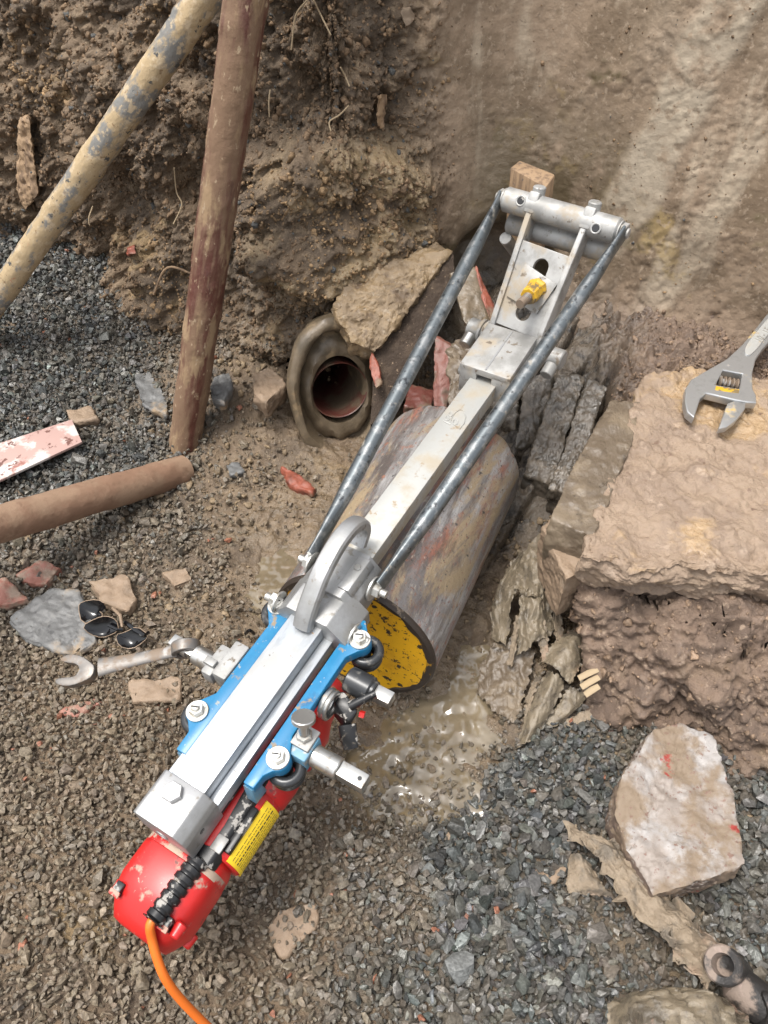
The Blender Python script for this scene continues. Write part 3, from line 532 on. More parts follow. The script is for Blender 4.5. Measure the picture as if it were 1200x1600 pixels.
def build_crumbs():
    prs = stone_protos(14, 22, True, 8)
    k = RNG.choice(len(WV), 52000, replace=False); P = WV[k]; c = WC[k]
    ok = in_view(P, 120) & (RNG.uniform(0, 1, len(P)) > c * .93) & (P[:, 2] < 1.0) & (np.linalg.norm(P - SOCKET_C, axis=1) > .15); P, c = P[ok], c[ok]; n = len(P)
    s = .0026 * np.exp(RNG.exponential(.36, n)); s = np.minimum(s, .011) * (1 - .5 * c)
    b = np.array([.185, .122, .072]) * np.exp(RNG.normal(0, .22, n))[:, None]; t = sm(.0, .3, fbm(P * 5, 3, 33))[:, None]; b = lerp(b, b * np.array([1.5, 1.5, 1.35]), t)
    gx = RNG.uniform(0, 1, n) < .05; b[gx] = np.array([.10, .10, .095])
    T1 = np.concatenate([b * KA, np.full((n, 1), .75)], 1)
    # crumbs on the floor, the mound and the slope below the wall
    x = np.concatenate([RNG.uniform(-.75, .95, 26000), RNG.uniform(.24, .85, 30000)]); y = np.concatenate([RNG.uniform(.3, 1.6, 26000), RNG.uniform(.36, 1.2, 30000)]); h, z, mm, bm_ = ground_h(x, y)
    ok = in_view(np.stack([x, y, h], 1), 100) & (RNG.uniform(0, 1, len(x)) < (1 - z[:, 1]) * (1 - z[:, 2]) * .9 + .62 * np.minimum(1, mm * 5) * (1 - bm_) - .5 * bm_); ok &= np.hypot(x - SOCKET_C[0], y - SOCKET_C[1]) > .13; x, y, h, z, mm = x[ok], y[ok], h[ok], z[ok], mm[ok]; m = len(x)
    s2 = np.minimum(.0024 * np.exp(RNG.exponential(.42, m)), .012) * (1 - .25 * np.minimum(1, mm * 4))
    b2 = lerp(np.array([.235, .172, .105]), np.array([.245, .168, .112]), np.minimum(1, mm * 3)[:, None]) * np.exp(RNG.normal(0, .16, m))[:, None]
    T2 = np.concatenate([b2 * KA, np.full((m, 1), .6)], 1)
    scatter('soil_crumbs', prs, np.concatenate([P, np.stack([x, y, h + s2 * .3], 1)]), np.concatenate([s, s2]), np.concatenate([T1, T2]), 'gravel', True)
build_crumbs()
# ================================================================== THE SAW MACHINE
A_ = U(245, 1282, .285); B_ = U(752, 595, .345)
MF = Fr(A_, B_ - A_, (0, 0, 1))                       # x along the bar away from the camera, y left, z up; origin on the bar top at the near end
base = Fr(MF.w((.02, -.03, -.17)), B_ - A_, (0, 0, 1))
saw = thing('pipe_saw', base, 'red-motored electric pipe saw with silver guide bar and blue arms across the big pipe', 'pipe saw')
def part(g, name, mat, par=None, **k): return g.obj(name, mat, par or saw, **k)
def bolt(name, fr, p, ax, rh, hh, stud=.0, washer=0., mat='zinc', par=None, slot=False):
    p = np.array(p, float); ax = nrm(ax); g = G(fr); h0 = 0.
    if washer: g.cyl(p, p + ax * .0028, washer, n=28, bev=.0005); h0 = .0028
    g.cyl(p + ax * h0, p + ax * (h0 + hh), rh, n=6, bev=.0008)
    if stud: g.cyl(p + ax * (h0 + hh), p + ax * (h0 + hh + stud), rh * .55, n=18, bev=.0006)
    o = part(g, name, mat, par)
    if slot and stud:
        q = p + ax * (h0 + hh + stud + .0001); d = nrm(np.cross(ax, (1., .4, .2))); e = np.cross(ax, d); s = G(fr); a, b = rh * .5, rh * .09
        s.hull([q + d * i * a + e * j * b + ax * k for i in (-1, 1) for j in (-1, 1) for k in (-.0006, .0003)]); part(s, 'slot', 'black', o)  # black bar on the stud stands in for a shaded slot
    return o
def extrude_yz(g, poly, x0, x1, bev=.001, fr=None):
    bm = bmesh.new(); vs = [bm.verts.new((x0, p[0], p[1])) for p in poly]; f = bm.faces.new(vs); e = bmesh.ops.extrude_face_region(bm, geom=[f])
    bmesh.ops.translate(bm, vec=(x1 - x0, 0, 0), verts=[v for v in e['geom'] if isinstance(v, bmesh.types.BMVert)])
    if bev: bmesh.ops.bevel(bm, geom=bm.edges[:], offset=bev, segments=2, profile=.5, affect='EDGES', clamp_overlap=True)
    g.addbm(bm, fr); return g
YC = -.003                                             # middle of the bar
bar = part(extrude_yz(G(MF), [(YC - .0232, 0), (YC + .0232, 0), (YC + .0232, -.030), (YC - .0232, -.030)], .046, .37, .0012), 'guide_bar', 'bar')
part(extrude_yz(G(MF), [(YC - .0228, -.0004), (YC + .0228, -.0004), (YC + .0228, -.030), (YC - .0228, -.030)], .3701, .806, .0012), 'bar_extension', 'bardull')
part(extrude_yz(G(MF), [(YC - .0365, -.0195), (YC - .0236, -.0195), (YC - .0236, -.0304), (YC + .0236, -.0304), (YC + .0236, -.0195), (YC + .0365, -.0195), (YC + .0365, -.040), (YC - .0365, -.040)], .012, .33, .0008), 'guide_rail', 'bar')
g = G(MF); mk_p = lambda x, y: tuple(MF.pix(x, y, 0.)[:2]) + (.0002,)
g.tube([mk_p(*p) for p in ((704, 659), (718, 670.5), (725, 662), (728, 651), (724, 641.5), (718, 640), (711, 645), (706, 653), (704, 659))], .0007, 8)
for cx, cy, r, n0 in ((711.5, 659.5, 4, 16), (704, 647, 3.2, 11), (699, 653.5, 3.2, 11)): g.tube([mk_p(cx + r * math.cos(2 * math.pi * k / 16), cy + r * math.sin(2 * math.pi * k / 16)) for k in range(n0 + 1)], .0007, 8)
g.tube([mk_p(692.5, 658), mk_p(704, 663)], .0007, 8); part(g, 'stamped_mark', 'bardull', bar)
g = G(MF); g.box((.02, YC - .036, -.048), (.33, YC + .036, -.0405), .001); part(g, 'lower_channel', 'black')
# end cap with its bolt
cap = part(extrude_yz(G(MF), [(YC + .031, .002), (YC + .027, .0045), (YC - .024, .0045), (YC - .034, -.006), (YC - .0375, -.014), (YC - .0375, -.050), (YC + .014, -.050), (YC + .031, -.038)], -.006, .047, .0016), 'end_cap', 'alu')
bolt('bolt', MF, (.030, .001, .0045), (0, 0, 1), .0115, .0075, par=cap, mat='alu')
g = G(MF); g.cyl((.018, YC - .0371, -.022), (.018, YC - .0379, -.022), .0035, bev=.0001); part(g, 'hole_shade', 'black', cap)  # solid black disc in place of a hole's inner shade
g = G(MF); g.torus((-.0063, -.004, -.026), (1, 0, 0), .007, .0012, 24, 8); part(g, 'cast_ring', 'alu', cap)
# saddle block
g = G(MF); yb = -.004
g.hull([(x, y + yb, z) for x in (.278, .335) for y, z in ((-.056, -.036), (-.056, -.012), (-.030, .014), (.030, .014), (.050, -.012), (.050, -.036))], .0018)
g.hull([(x, y + yb, z) for x in (.318, .392) for y, z in ((-.044, -.034), (-.042, .000), (-.026, .020), (.026, .020), (.042, .000), (.044, -.034))], .0018)
g.hull([(x, y + yb, z) for x in (.33, .385) for y, z in ((-.036, .01), (-.03, .0225), (-.014, .0225), (-.012, .01))], .002)
blk = part(g, 'saddle_block', 'alu')
bolt('cap_screw', MF, (.366, -.026, .0222), (0, 0, 1), .0052, .003, mat='steel', par=blk)
# carrying handle: one cast arch
arch = catmull([(.268, .004), (.278, .020), (.296, .038), (.322, .058), (.355, .070), (.388, .069), (.410, .054), (.415, .034), (.402, .016)], 8)
T = np.gradient(arch, axis=0); T /= np.linalg.norm(T, axis=1)[:, None]; Nn = np.stack([-T[:, 1], T[:, 0]], 1); rings = []
for i, (p, nv) in enumerate(zip(arch, Nn)):
    w = .0125 - .002 * i / len(arch); th = .0062
    rings.append([(p[0] + nv[0] * b, yb - .001 + a, p[1] + nv[1] * b) for a, b in ((-w, -th), (-w * .75, -th * 1.3), (w * .75, -th * 1.3), (w, -th), (w, th * .5), (w * .8, th), (w * .3, th * 1.25), (-w * .3, th * 1.25), (-w * .8, th), (-w, th * .5))])
part(G(MF).loft(rings), 'carrying_handle', 'alu')
# blue arms, iron rings and their bolts
def arm_outline(inner, eye1, eye2, x0, x1, sgn, w=.0175, re=.0145):
    P = [(x0, inner), (x1, inner), (x1 + .004, inner + sgn * .012)]
    def eye(c, a0, a1): return [(c[0] + re * math.cos(rad(a)), c[1] + sgn * re * math.sin(rad(a))) for a in np.linspace(a0, a1, 9)]
    P += eye(eye2, 10, 150) + [(eye2[0] - .028, inner + sgn * w)] + [(eye1[0] + .03, inner + sgn * w)] + eye(eye1, 35, 165) + [(eye1[0] - .024, inner + sgn * (w - .002)), (x0, inner + sgn * (w - .003))]
    return P
for sgn, inner, zt, e1, e2, x0, x1 in ((-1, -.0505, -.012, (.121, -.069), (.294, -.071), .080, .318), (1, .0275, -.018, (.122, .049), (.288, .050), .074, .308)):
    arm = part(G(MF).prism(arm_outline(inner, e1, e2, x0, x1, sgn), zt - .017, zt, .0018), 'blue_arm', 'blue')
    g = G(MF); ys = sorted((inner, inner + sgn * .0135)); g.hull([(x, y, z) for x, z in ((x0 - .002, zt - .004), (x0 + .012, zt - .0172), (x0 + .016, zt - .045), (x0 - .004, zt - .042)) for y in ys], .0015); part(g, 'arm_foot', 'bluew', arm)
    for e in (e1, e2):
        g = G(MF); g.torus((e[0] + .002, e[1] + sgn * .006, zt - .026), (0, 0, 1), .0165, .0065, 36, 12); g.cyl((e[0], e[1], zt - .04), (e[0], e[1], zt - .0174), .0125, bev=.001); g.torus((e[0] + .002, e[1] + sgn * .006, zt - .042), (0, 0, 1), .0145, .006, 36, 12)
        part(g, 'iron_ring', 'rubber')
        bolt('pivot_bolt', MF, (e[0], e[1], zt + .0002), (0, 0, 1), .0092, .0075, .0035, .0135, slot=True)
# side bolts of the saddle
for x, y, z, s in ((.297, yb - .056, -.012, -1), (.363, yb - .044, -.004, -1), (.358, yb + .044, -.004, 1), (.290, yb + .051, -.010, 1)):
    bolt('side_bolt', MF, (x, y, z), (0, s, .0), .0098, .010, .009, .0155 if x < .33 else .017)
# ratchet drive with thumb screw, right
lug = part(G(MF).box((.133, -.096, -.044), (.166, -.069, -.016), .002), 'drive_lug', 'bluew')
g = G(MF); g.box((.143, -.094, -.0155), (.170, -.070, -.011), .001); part(g, 'lug_plate', 'galv', lug)
g = G(MF); g.cyl((.1495, -.096, -.031), (.1495, -.131, -.031), .0132, bev=.0015, n=32); sock = part(g, 'drive_shaft', 'steel')
g = G(MF); g.hull([(.1495 + a * .0092, y, -.031 + b * .0092) for y in (-.1311, -.166) for a in (-1, 1) for b in (-1, 1)], .0016); part(g, 'square_end', 'steel', sock)
g = G(MF); g.cyl((.1495, -.158, -.0222), (.1495, -.158, -.0212), .0026, bev=.0002); part(g, 'detent_ball', 'rubber', sock)
g = G(MF); g.cyl((.157, -.081, -.0112), (.157, -.081, -.004), .0098, n=6, bev=.001); g.cyl((.157, -.081, -.0045), (.164, -.078, .013), .006, n=18); kn = part(g, 'thumb_screw', 'steel')
g = G(MF); g.cyl((.1645, -.0778, .0125), (.167, -.0768, .0185), .0138, n=36, bev=.001); part(g, 'knob_disc', 'steel', kn)
# second drive, right of the arm, with its lever and red button
g = G(MF); g.cyl((.252, -.078, -.035), (.252, -.112, -.035), .0165, bev=.002, n=30); g.cyl((.252, -.1, -.035), (.252, -.1165, -.035), .0135, bev=.001); dr = part(g, 'feed_drive', 'rubber')
g = G(MF); g.hull([(.252 + a * .0085, y, -.035 + b * .0085) for y in (-.1166, -.140) for a in (-1, 1) for b in (-1, 1)], .0012); part(g, 'square_end', 'steel', dr)
g = G(MF); g.hull([(x, y, z) for x, y, z in ((.215, -.080, -.035), (.235, -.080, -.030), (.222, -.112, -.036), (.206, -.106, -.042), (.235, -.09, -.058), (.2, -.106, -.062), (.21, -.08, -.06))], .003); g.tube([(.222, -.100, -.034), (.235, -.112, -.026), (.246, -.121, -.022)], [.006, .005, .004]); g.tube([(.206, -.104, -.05), (.196, -.112, -.058), (.188, -.119, -.067)], [.008, .0075, .006], flat=[.6, .6, .5]); part(g, 'lever', 'black', dr)
g = G(MF); g.cyl((.222, -.112, -.042), (.2235, -.1185, -.042), .0046, n=4, bev=.0006); part(g, 'button', 'red', dr)
g = G(MF); g.torus((.212, -.0735, -.034), (0, 1, 0), .016, .004, 32, 10); g.torus((.212, -.0785, -.036), (0, 1, 0), .0165, .0035, 32, 10); part(g, 'snap_ring', 'steel', dr)
# left drive boss
g = G(MF); g.box((.170, .0465, -.052), (.222, .068, -.018), .003); g.box((.166, .066, -.045), (.210, .082, -.020), .003); g.box((.176, .068, -.0195), (.186, .084, -.0135), .001); bs = part(g, 'drive_boss', 'galv')
g = G(MF); g.cyl((.186, .080, -.033), (.186, .108, -.033), .0128, bev=.0015, n=30); part(g, 'drive_shaft', 'steel', bs)
# motor
def sup(hw, hh, n=36, e=3.2):
    o = []
    for k in range(n):
        t = 2 * math.pi * k / n; c, s_ = math.cos(t), math.sin(t); o.append((math.copysign(abs(c) ** (2 / e), c) * hw, math.copysign(abs(s_) ** (2 / e), s_) * hh))
    return o
MY, MZ = -.017, -.100
def ring(x, hw, hh, dy=0, dz=0, e=3.2): return [(x, MY + dy + a, MZ + dz + b) for a, b in sup(hw, hh, e=e)]
g = G(MF); g.loft([ring(-.094, .024, .018, 0, -.010), ring(-.092, .034, .027, 0, -.009), ring(-.083, .040, .034, 0, -.007), ring(-.068, .0485, .042, 0, -.004), ring(-.052, .0505, .0445), ring(-.018, .0505, .0445), ring(-.012, .050, .044), ring(-.010, .0485, .042), ring(-.004, .0485, .042), ring(-.002, .0495, .0435), ring(.006, .0485, .0425), ring(.016, .045, .038, 0, 0, 2.6)])
cap2 = part(g, 'motor_cap', 'red', ang=40)
for a, b in ((.044, .012), (-.042, -.034), (.040, -.038), (-.046, .028)):
    g = G(MF); g.cyl((-.076, MY + a, MZ + b), (-.060, MY + a, MZ + b), .0062, .0075, n=18, bev=.0015); part(g, 'screw_boss', 'red', cap2)
for dy, dz, sx in ((.0335, .0245, 1), (-.034, .0245, -1)):
    g = G(MF); g.hull([(-.069 + a, MY + dy + b, MZ + dz + c) for a in (-.006, .007) for b in (-.005, .005) for c in (-.004, .0165)], .0012); part(g, 'vent_shade', 'black', cap2)  # solid black block stands in for shade inside the vent
    g = G(MF); g.hull([(-.0745 + a, MY + dy + b, MZ + dz + .016 + c + a * .35) for a in (-.003, .003) for b in (-.0065, .0065) for c in (-.003, .0004)], .001); part(g, 'vent_lip', 'white', cap2)
g = G(MF); g.loft([ring(-.0125, .0487, .0422), ring(-.0115, .0497, .0432), ring(-.0030, .0492, .0427), ring(-.0020, .0480, .0415)]); part(g, 'seam_mud', 'seammud', cap2, ang=50)
BY, BZ = -.034, -.098
g = G(MF); g.lathe((.010, BY, BZ), (1, 0, 0), [(.040, 0), (.0435, .004), (.0435, .030), (.0425, .078), (.041, .084), (.0445, .088), (.046, .110), (.045, .128), (.040, .131), (.040, .140), (.0455, .143), (.045, .185), (.036, .205), (.030, .25), (.024, .254)], 44); body = part(g, 'motor_body', 'red', ang=40)
g = G(MF)
for t in range(0, 360, 30):
    c, s_ = math.cos(rad(t)), math.sin(rad(t)); g.hull([(.150 + a, BY + c * r - s_ * b, BZ + s_ * r + c * b) for a in (-.0035, .0035) for b in (-.007, .007) for r in (.036, .0425)], .0008)
part(g, 'slot_shade', 'black', body)  # raised black blocks painted in for the shade of open slots
# curved label on the motor body with fine print
def shell(g, x0, x1, a0, a1, r0, r1, n=12):
    rings = []
    for x in (x0, x1): pass
    V = []; Fs = []
    for i in range(n + 1):
        t = rad(a0 + (a1 - a0) * i / n); c, s_ = math.cos(t), math.sin(t)
        for x in (x0, x1):
            for r in (r0, r1): V.append((x, BY + c * r, BZ + s_ * r))
    for i in range(n):
        a = i * 4; b = a + 4; Fs += [[a, b, b + 2, a + 2], [a + 1, a + 3, b + 3, b + 1], [a, a + 1, b + 1, b], [a + 2, b + 2, b + 3, a + 3]]
    Fs += [[0, 2, 3, 1], [n * 4, n * 4 + 1, n * 4 + 3, n * 4 + 2]]; return g.add(V, Fs)
lab = part(shell(G(MF), .012, .088, 138, 212, .0425, .0441), 'label', 'yellowlabel', body)
g = G(MF); rr = random.Random(5)
for ln_ in range(11):
    a = 146 + ln_ * 5.6; x = .016
    while x < .083:
        w = rr.uniform(.002, .007); big = ln_ in (2,) ; shell(g, x, min(x + w, .085), a, a + (2.4 if big else .9), .0440, .04422, 2); x += w + .0014
part(g, 'fine_print', 'ink', lab)
# black switch housing, strain relief, cable
g = G(MF); g.hull([(x, y, z) for x in (-.004, .110) for y, z in ((-.018, -.056), (-.056, -.056), (-.062, -.068), (-.056, -.098), (-.018, -.098))], .003); g.box((.018, -.067, -.070), (.074, -.058, -.060), .002); sw = part(g, 'switch_housing', 'black')
g = G(MF); g.box((.012, -.060, -.0565), (.030, -.046, -.0535), .001); part(g, 'square_nut', 'galv', sw)
s0 = MF.pix(312, 1342, -.060); s1 = MF.pix(238, 1440, -.055); sa = nrm(s1 - s0); sl = np.linalg.norm(s1 - s0); pr = []
for k in range(7):
    h0 = sl * k / 7; r = .0125 - .0002 * k; pr += [(r * .80, h0), (r, h0 + sl * .02), (r, h0 + sl * .095), (r * .80, h0 + sl * .12)]
pr += [(.0125, sl * .985), (.0132, sl), (.0085, sl + .0005), (.0085, sl - .006)]
sr = part(G(MF).lathe(s0, sa, pr, 24), 'strain_relief', 'black', ang=50)
dc = proj(MF.w(s1))[2]
cp = [MF.w(s1 - sa * .01), MF.w(s1 + sa * .003), D(237, 1466, dc + .004), D(245, 1496, dc + .008), D(258, 1528, dc + .014), D(281, 1560, dc + .03), D(324, 1604, dc + .06), D(385, 1660, dc + .10), D(470, 1760, dc + .18)]
cp = cp + [np.array([cp[-1][0] + .1, cp[-1][1] - .1, .01]), np.array([cp[-1][0] + .5, cp[-1][1] - .5, .01])]
part(G().tube(catmull(cp, 10), .0049, 14), 'power_cable', 'cord')
# clamp frame on the far end, tilted up towards the camera
HO = MF.w((.893, -.010, .002)); CTR = D(878, 336, 1.215); tl = D(786, 300, 1.25); trt = D(968, 373, 1.175)
exx = nrm(CTR - HO); eyy = nrm(tl - trt); eyy = nrm(eyy - exx * (eyy @ exx)); CF = Fr(HO, exx, np.cross(exx, eyy))
LT = CF.inv(tl); RT_ = CF.inv(trt); LEN = CF.inv(CTR)[0]
hl = CF.pix(733, 512, 0); hr = CF.pix(878, 570, 0)
g = G(CF); g.cyl((0, hl[1], 0), (0, hr[1], 0), .0165, bev=.002, n=30); g.cyl((0, hl[1] - .022, 0), (0, hl[1] - .028, 0), .021, bev=.001); g.cyl((0, hl[1] - .031, 0), (0, hl[1] - .036, 0), .021, bev=.001); hp = part(g, 'hinge_tube', 'galv')
for y in (hl[1] - .012, hr[1] + .012):
    g = G(CF); g.cyl((-.012, y, .012), (-.030, y, .024), .0105, bev=.001, n=22); part(g, 'pin', 'galv' if y < 0 else 'steel', hp)
# hinge block that straddles the bar end
g = G(MF); yc = YC
for y0, y1 in ((.012, .042), (-.045, -.014)): g.hull([(x, y + yc, z) for x in (.783, .884) for y, z in ((y0, -.034), (y1 if y1 > 0 else y0, -.034), (y0, .018), (y1, .018))] + [(.783, y0 + yc, -.034), (.783, y1 + yc, -.034)], .0015)
g.hull([(x, y + yc, z) for x, z in ((.783, .010), (.783, .0225), (.889, .030), (.889, .010)) for y in (-.045, .042)], .0022)
hb = part(g, 'hinge_block', 'galv')
g = G(MF); g.hull([(x, yc - .002 + y, z + (x - .786) * .071) for x in (.786, .884) for y in (-.0015, .0015) for z in (.0225, .0236)]); part(g, 'cast_seam', 'alu', hb)
for y, s in ((yc + .042, 1), (yc - .045, -1)):
    g = G(MF); g.cyl((.80, y, -.004), (.80, y + s * .007, -.004), .009, bev=.002); part(g, 'side_stud', 'galv', hb)
# slotted plate and cheeks
pn, pf = CF.pix(806, 518, .014), CF.pix(853, 388, .014); nl, nr_ = CF.pix(771, 503, .014), CF.pix(842, 532, .014); fl_, fr_ = CF.pix(815, 374, .014), CF.pix(893, 402, .014)
h1 = CF.pix(845, 417, .014); h2 = CF.pix(817, 489, .014); d12 = nrm(h1 - h2); q = np.array([-d12[1], d12[0]])
def slot(a, b, r): 
    t0 = math.atan2(b[1] - a[1], b[0] - a[0]); return [(b[0] + r * math.cos(t0 + t), b[1] + r * math.sin(t0 + t)) for t in np.linspace(-math.pi / 2, math.pi / 2, 12)] + [(a[0] + r * math.cos(t0 + math.pi + t), a[1] + r * math.sin(t0 + math.pi + t)) for t in np.linspace(-math.pi / 2, math.pi / 2, 12)]
Vp, Fp = curve_plate(CF, [[nl[:2], nr_[:2], fr_[:2], fl_[:2]]], [slot(h2, h1, .0125)], .005, .014, .0012)
plate = part(G(CF).add(Vp, Fp), 'slotted_plate', 'galv')
yl0, yr0 = nl[1], nr_[1]; al, ar = CF.pix(826, 348, .0)[1], CF.pix(908, 380, .0)[1]
for y0, y1, s in ((yl0, al, 1), (yr0, ar, -1)):
    g = G(CF); g.hull([(x, y + dy, z) for x, y, z in ((-.012, y0, -.016), (-.012, y0, .012), (.03, y0, .0205), (.03, y0, -.02), (LEN, y1, -.016), (LEN, y1, .016)) for dy in (-.0045, .0045)], .0012); part(g, 'cheek', 'galv', plate)
# cross tube, second tube, lugs, black discs for hole shade, and end nuts
LL, RR = LT[1], RT_[1]
g = G(CF); g.cyl((LEN, LL - .006, 0), (LEN, RR + .006, 0), .0195, bev=.0025, n=36); ct = part(g, 'cross_tube', 'galv')
g = G(CF); g.cyl((LEN - .030, LL - .012, -.034), (LEN - .030, RR + .012, -.034), .0175, bev=.002, n=32); part(g, 'rear_tube', 'galv')
for y in (al, ar):
    g = G(CF); g.cyl((LEN + .018, y, .0), (LEN + .031, y, .006), .0105, bev=.0015, n=20); g.hull([(LEN + a, y + b, c) for a in (-.012, .021) for b in (-.009, .009) for c in (.004, .0185)], .003); part(g, 'lug', 'galv', ct)
for px, py in ((814, 314), (931, 357)):
    h = CF.pix(px, py, .018); g = G(CF); g.cyl((h[0], h[1], .0), (h[0], h[1], .0202), .0056, bev=.0003); part(g, 'hole_shade', 'black', ct)  # black plug gives the shade of a hole that isn't cut
    g = G(CF); g.torus((h[0], h[1], .0188), (0, 0, 1), .0072, .0016, 24, 8); part(g, 'hole_rim', 'galv', ct)
for y, s in ((LL - .006, 1), (RR + .006, -1)): bolt('end_nut', CF, (LEN, y, 0), (0, s, 0), .0145, .009, .004, .0165, mat='galv', par=ct)
g = G(CF); g.cyl((LEN - .055, LL - .016, -.030), (LEN - .075, LL - .016, -.13), .0105, bev=.001); part(g, 'rear_pin', 'galv')
# square washer plate, yellow coupling nut and threaded rod
sqp = [CF.pix(x, y, .0185)[:2] for x, y in ((821, 411), (870, 445), (838, 491), (791, 462))]
part(G(CF).prism(sqp, .0143, .0186, .0008), 'square_washer', 'galv')
n0 = CF.pix(838, 452, .019); tipw = D(801, 486, proj(CF.w(n0))[2] - .055); n1 = CF.inv(tipw); na = nrm(n1 - n0); g = G(CF)
g.lathe(n0 - na * .004, na, [(.0175, 0), (.0178, .004), (.0145, .008), (.014, .033), (.0125, .035)], 8); part(g, 'coupling_nut', 'yellowdirty')
prf = [(.0078, 0)]
for k in range(14): prf += [(.0078, .004 * k), (.0068, .004 * k + .002)]
prf += [(.0078, .056), (.007, .058)]
part(G(CF).lathe(n0 - na * .004 + na * .008, na, [(r, h) for r, h in prf], 18), 'threaded_rod', 'oldsteel')
# two long side rods from saddle to cross tube
for (x0, y0, z0), ye, sg in (((.363, yb + .049, .002), LL + .002, 1), ((.368, yb - .052, -.002), RR - .002, -1)):
    p0 = MF.w((x0, y0, z0)); p1 = CF.w((LEN - .002, ye, .0)); dv = nrm(p1 - p0); n = 26; pts = [p0 + (p1 - p0) * t for t in np.linspace(0, 1, n)]; L_ = np.linalg.norm(p1 - p0)
    t = np.linspace(0, 1, n) * L_; ed = np.minimum(t, L_ - t); r = np.interp(ed, [0, .02, .10, 1], [.0135, .0125, .0115, .0115]); fl = np.interp(ed, [0, .03, .11, 1], [.38, .45, 1, 1])
    side = nrm(np.cross(dv, MF.R[1])); Vt = []
    g = G(); a = MF.R[1] - dv * (MF.R[1] @ dv); a = nrm(a); b = np.cross(dv, a); rings = []
    for i in range(n): rings.append([pts[i] + a * r[i] * fl[i] * math.cos(k) + b * r[i] * (1 + (1 - fl[i]) * .5) * math.sin(k) for k in np.linspace(0, 2 * math.pi, 18, endpoint=False)])
    part(g.loft(rings), 'side_rod', 'rod', ang=50)
# ================================================================== BIG PIPE
AZ = rad(24); PC = U(553, 995, .122); PR = .1315; PL = .415
PF = Fr(PC, (math.sin(AZ), math.cos(AZ), 0), (0, 0, 1))
pipe = G(PF); rings = []; n = 96
xs = np.concatenate([[0, .003], np.linspace(.02, PL - .004, 30), [PL]])
for x in xs:
    pts = np.array([(x * 6, math.cos(2 * math.pi * k / n) * .9, math.sin(2 * math.pi * k / n) * .9) for k in range(n)]); w = fbm(pts * 1.5, 2, 88) * .0012
    far = sm(PL - .03, PL, x); dx = far * .007 * (fbm(pts * 7 * np.array([0, 1, 1]), 3, 5))
    rr_ = PR + w - (.002 if x in (0, PL) else 0)
    rings.append([(x + dx[k], rr_[k] * math.cos(2 * math.pi * k / n), rr_[k] * math.sin(2 * math.pi * k / n)) for k in range(n)])
pipe.loft(rings)
po = pipe.top('steel_pipe', 'pipe', base=PF.w((PL / 2, 0, -PR)), ang=40, orient=PF, label='fat rusty steel pipe with a yellow painted end lying in muddy water under the saw', cat='pipe')
bpy.context.view_layer.update()
g = G(PF); n = 96; V = [(-.0032, 0, 0)]; Fs = []
for j, r in enumerate((.03, .06, .09, .108, PR - .006)):
    for k in range(n): t = 2 * math.pi * k / n; V.append((-.0032 - .0015 * (1 - r / PR) + .0004 * math.sin(9 * t + j), r * math.cos(t), r * math.sin(t)))
for k in range(n): Fs.append([0, 1 + k, 1 + (k + 1) % n])
for j in range(4):
    for k in range(n): k2 = (k + 1) % n; Fs.append([1 + j * n + k, 1 + (j + 1) * n + k, 1 + (j + 1) * n + k2, 1 + j * n + k2])
part(g.add(V, Fs), 'painted_end', 'yellow', po)
g = G(PF); rings = []
for r, x in ((PR - .0135, -.0026), (PR - .010, -.0052), (PR - .003, -.0050), (PR + .0006, -.001), (PR + .0006, .0035)):
    th = np.linspace(0, 2 * math.pi, n, endpoint=False); j = .0035 * fbm(np.stack([np.cos(th) * 4, np.sin(th) * 4, th * 0], 1), 3, 12) * (r < PR - .009)
    rings.append([(x, (r + j[k] * 1.6) * math.cos(th[k]), (r + j[k] * 1.6) * math.sin(th[k])) for k in range(n)])
V = [p for r in rings for p in r]; Fs = [[i * n + k, i * n + (k + 1) % n, (i + 1) * n + (k + 1) % n, (i + 1) * n + k] for i in range(4) for k in range(n)]
part(g.add(V, Fs), 'worn_rim', 'rim', po)
# ================================================================== SPANNERS
ring_c = MF.w((.186, .124, -.033)); jaw = D(122, 1050, .985)
SF = Fr(ring_c, jaw - ring_c, nrm((0, -.25, 1.)))
SLEN = float(np.linalg.norm(jaw - ring_c))
sp = thing('combination_spanner', SF, 'grey open-jawed combination spanner with its ring end on the left drive of the saw', 'spanner')
g = G(SF); g.tube([(.012, 0, 0), (.03, 0, 0), (SLEN * .5, 0, 0), (SLEN - .045, 0, 0), (SLEN - .028, 0, 0)], [.0062, .0056, .0060, .0072, .0085], 20, flat=[.62, .55, .5, .5, .5]); part(g, 'shank', 'oldsteel', sp)
V_, F_ = curve_plate(SF, [circle((0, 0), .0185, 36)], [circle((0, 0), .0112, 12)], -.0075, .0075, .0015); DB = Fr(ring_c, SF.R[0], MF.R[1]); part(G(DB).add(V_, F_), 'ring_end', 'oldsteel', sp)
g = G(MF); g.hull([(.186 + a * .0078, y, -.033 + b * .0078) for y in (.1075, .146) for a in (-1, 1) for b in (-1, 1)], .0012); g.cyl((.186, .118, -.033), (.186, .1315, -.033), .0106, n=12, bev=.0005); part(g, 'drive_square', 'steel')
jo = [(-.030, .009), (-.018, .017), (.002, .026), (.024, .027), (.036, .021), (.033, .0145), (.020, .0125), (.006, .0115), (-.002, .006), (-.002, -.006), (.006, -.0115), (.022, -.0125), (.036, -.0155), (.036, -.022), (.020, -.028), (-.002, -.025), (-.018, -.016), (-.030, -.008)]
c_, s_ = math.cos(rad(-14)), math.sin(rad(-14)); jo = [(SLEN - .002 + .76 * (x * c_ - y * s_), .76 * (x * s_ + y * c_)) for x, y in jo]
jw = part(G(SF).prism(smoothpoly(jo, 1), -.0065, .0065, .0014), 'open_jaw', 'oldsteel', sp)
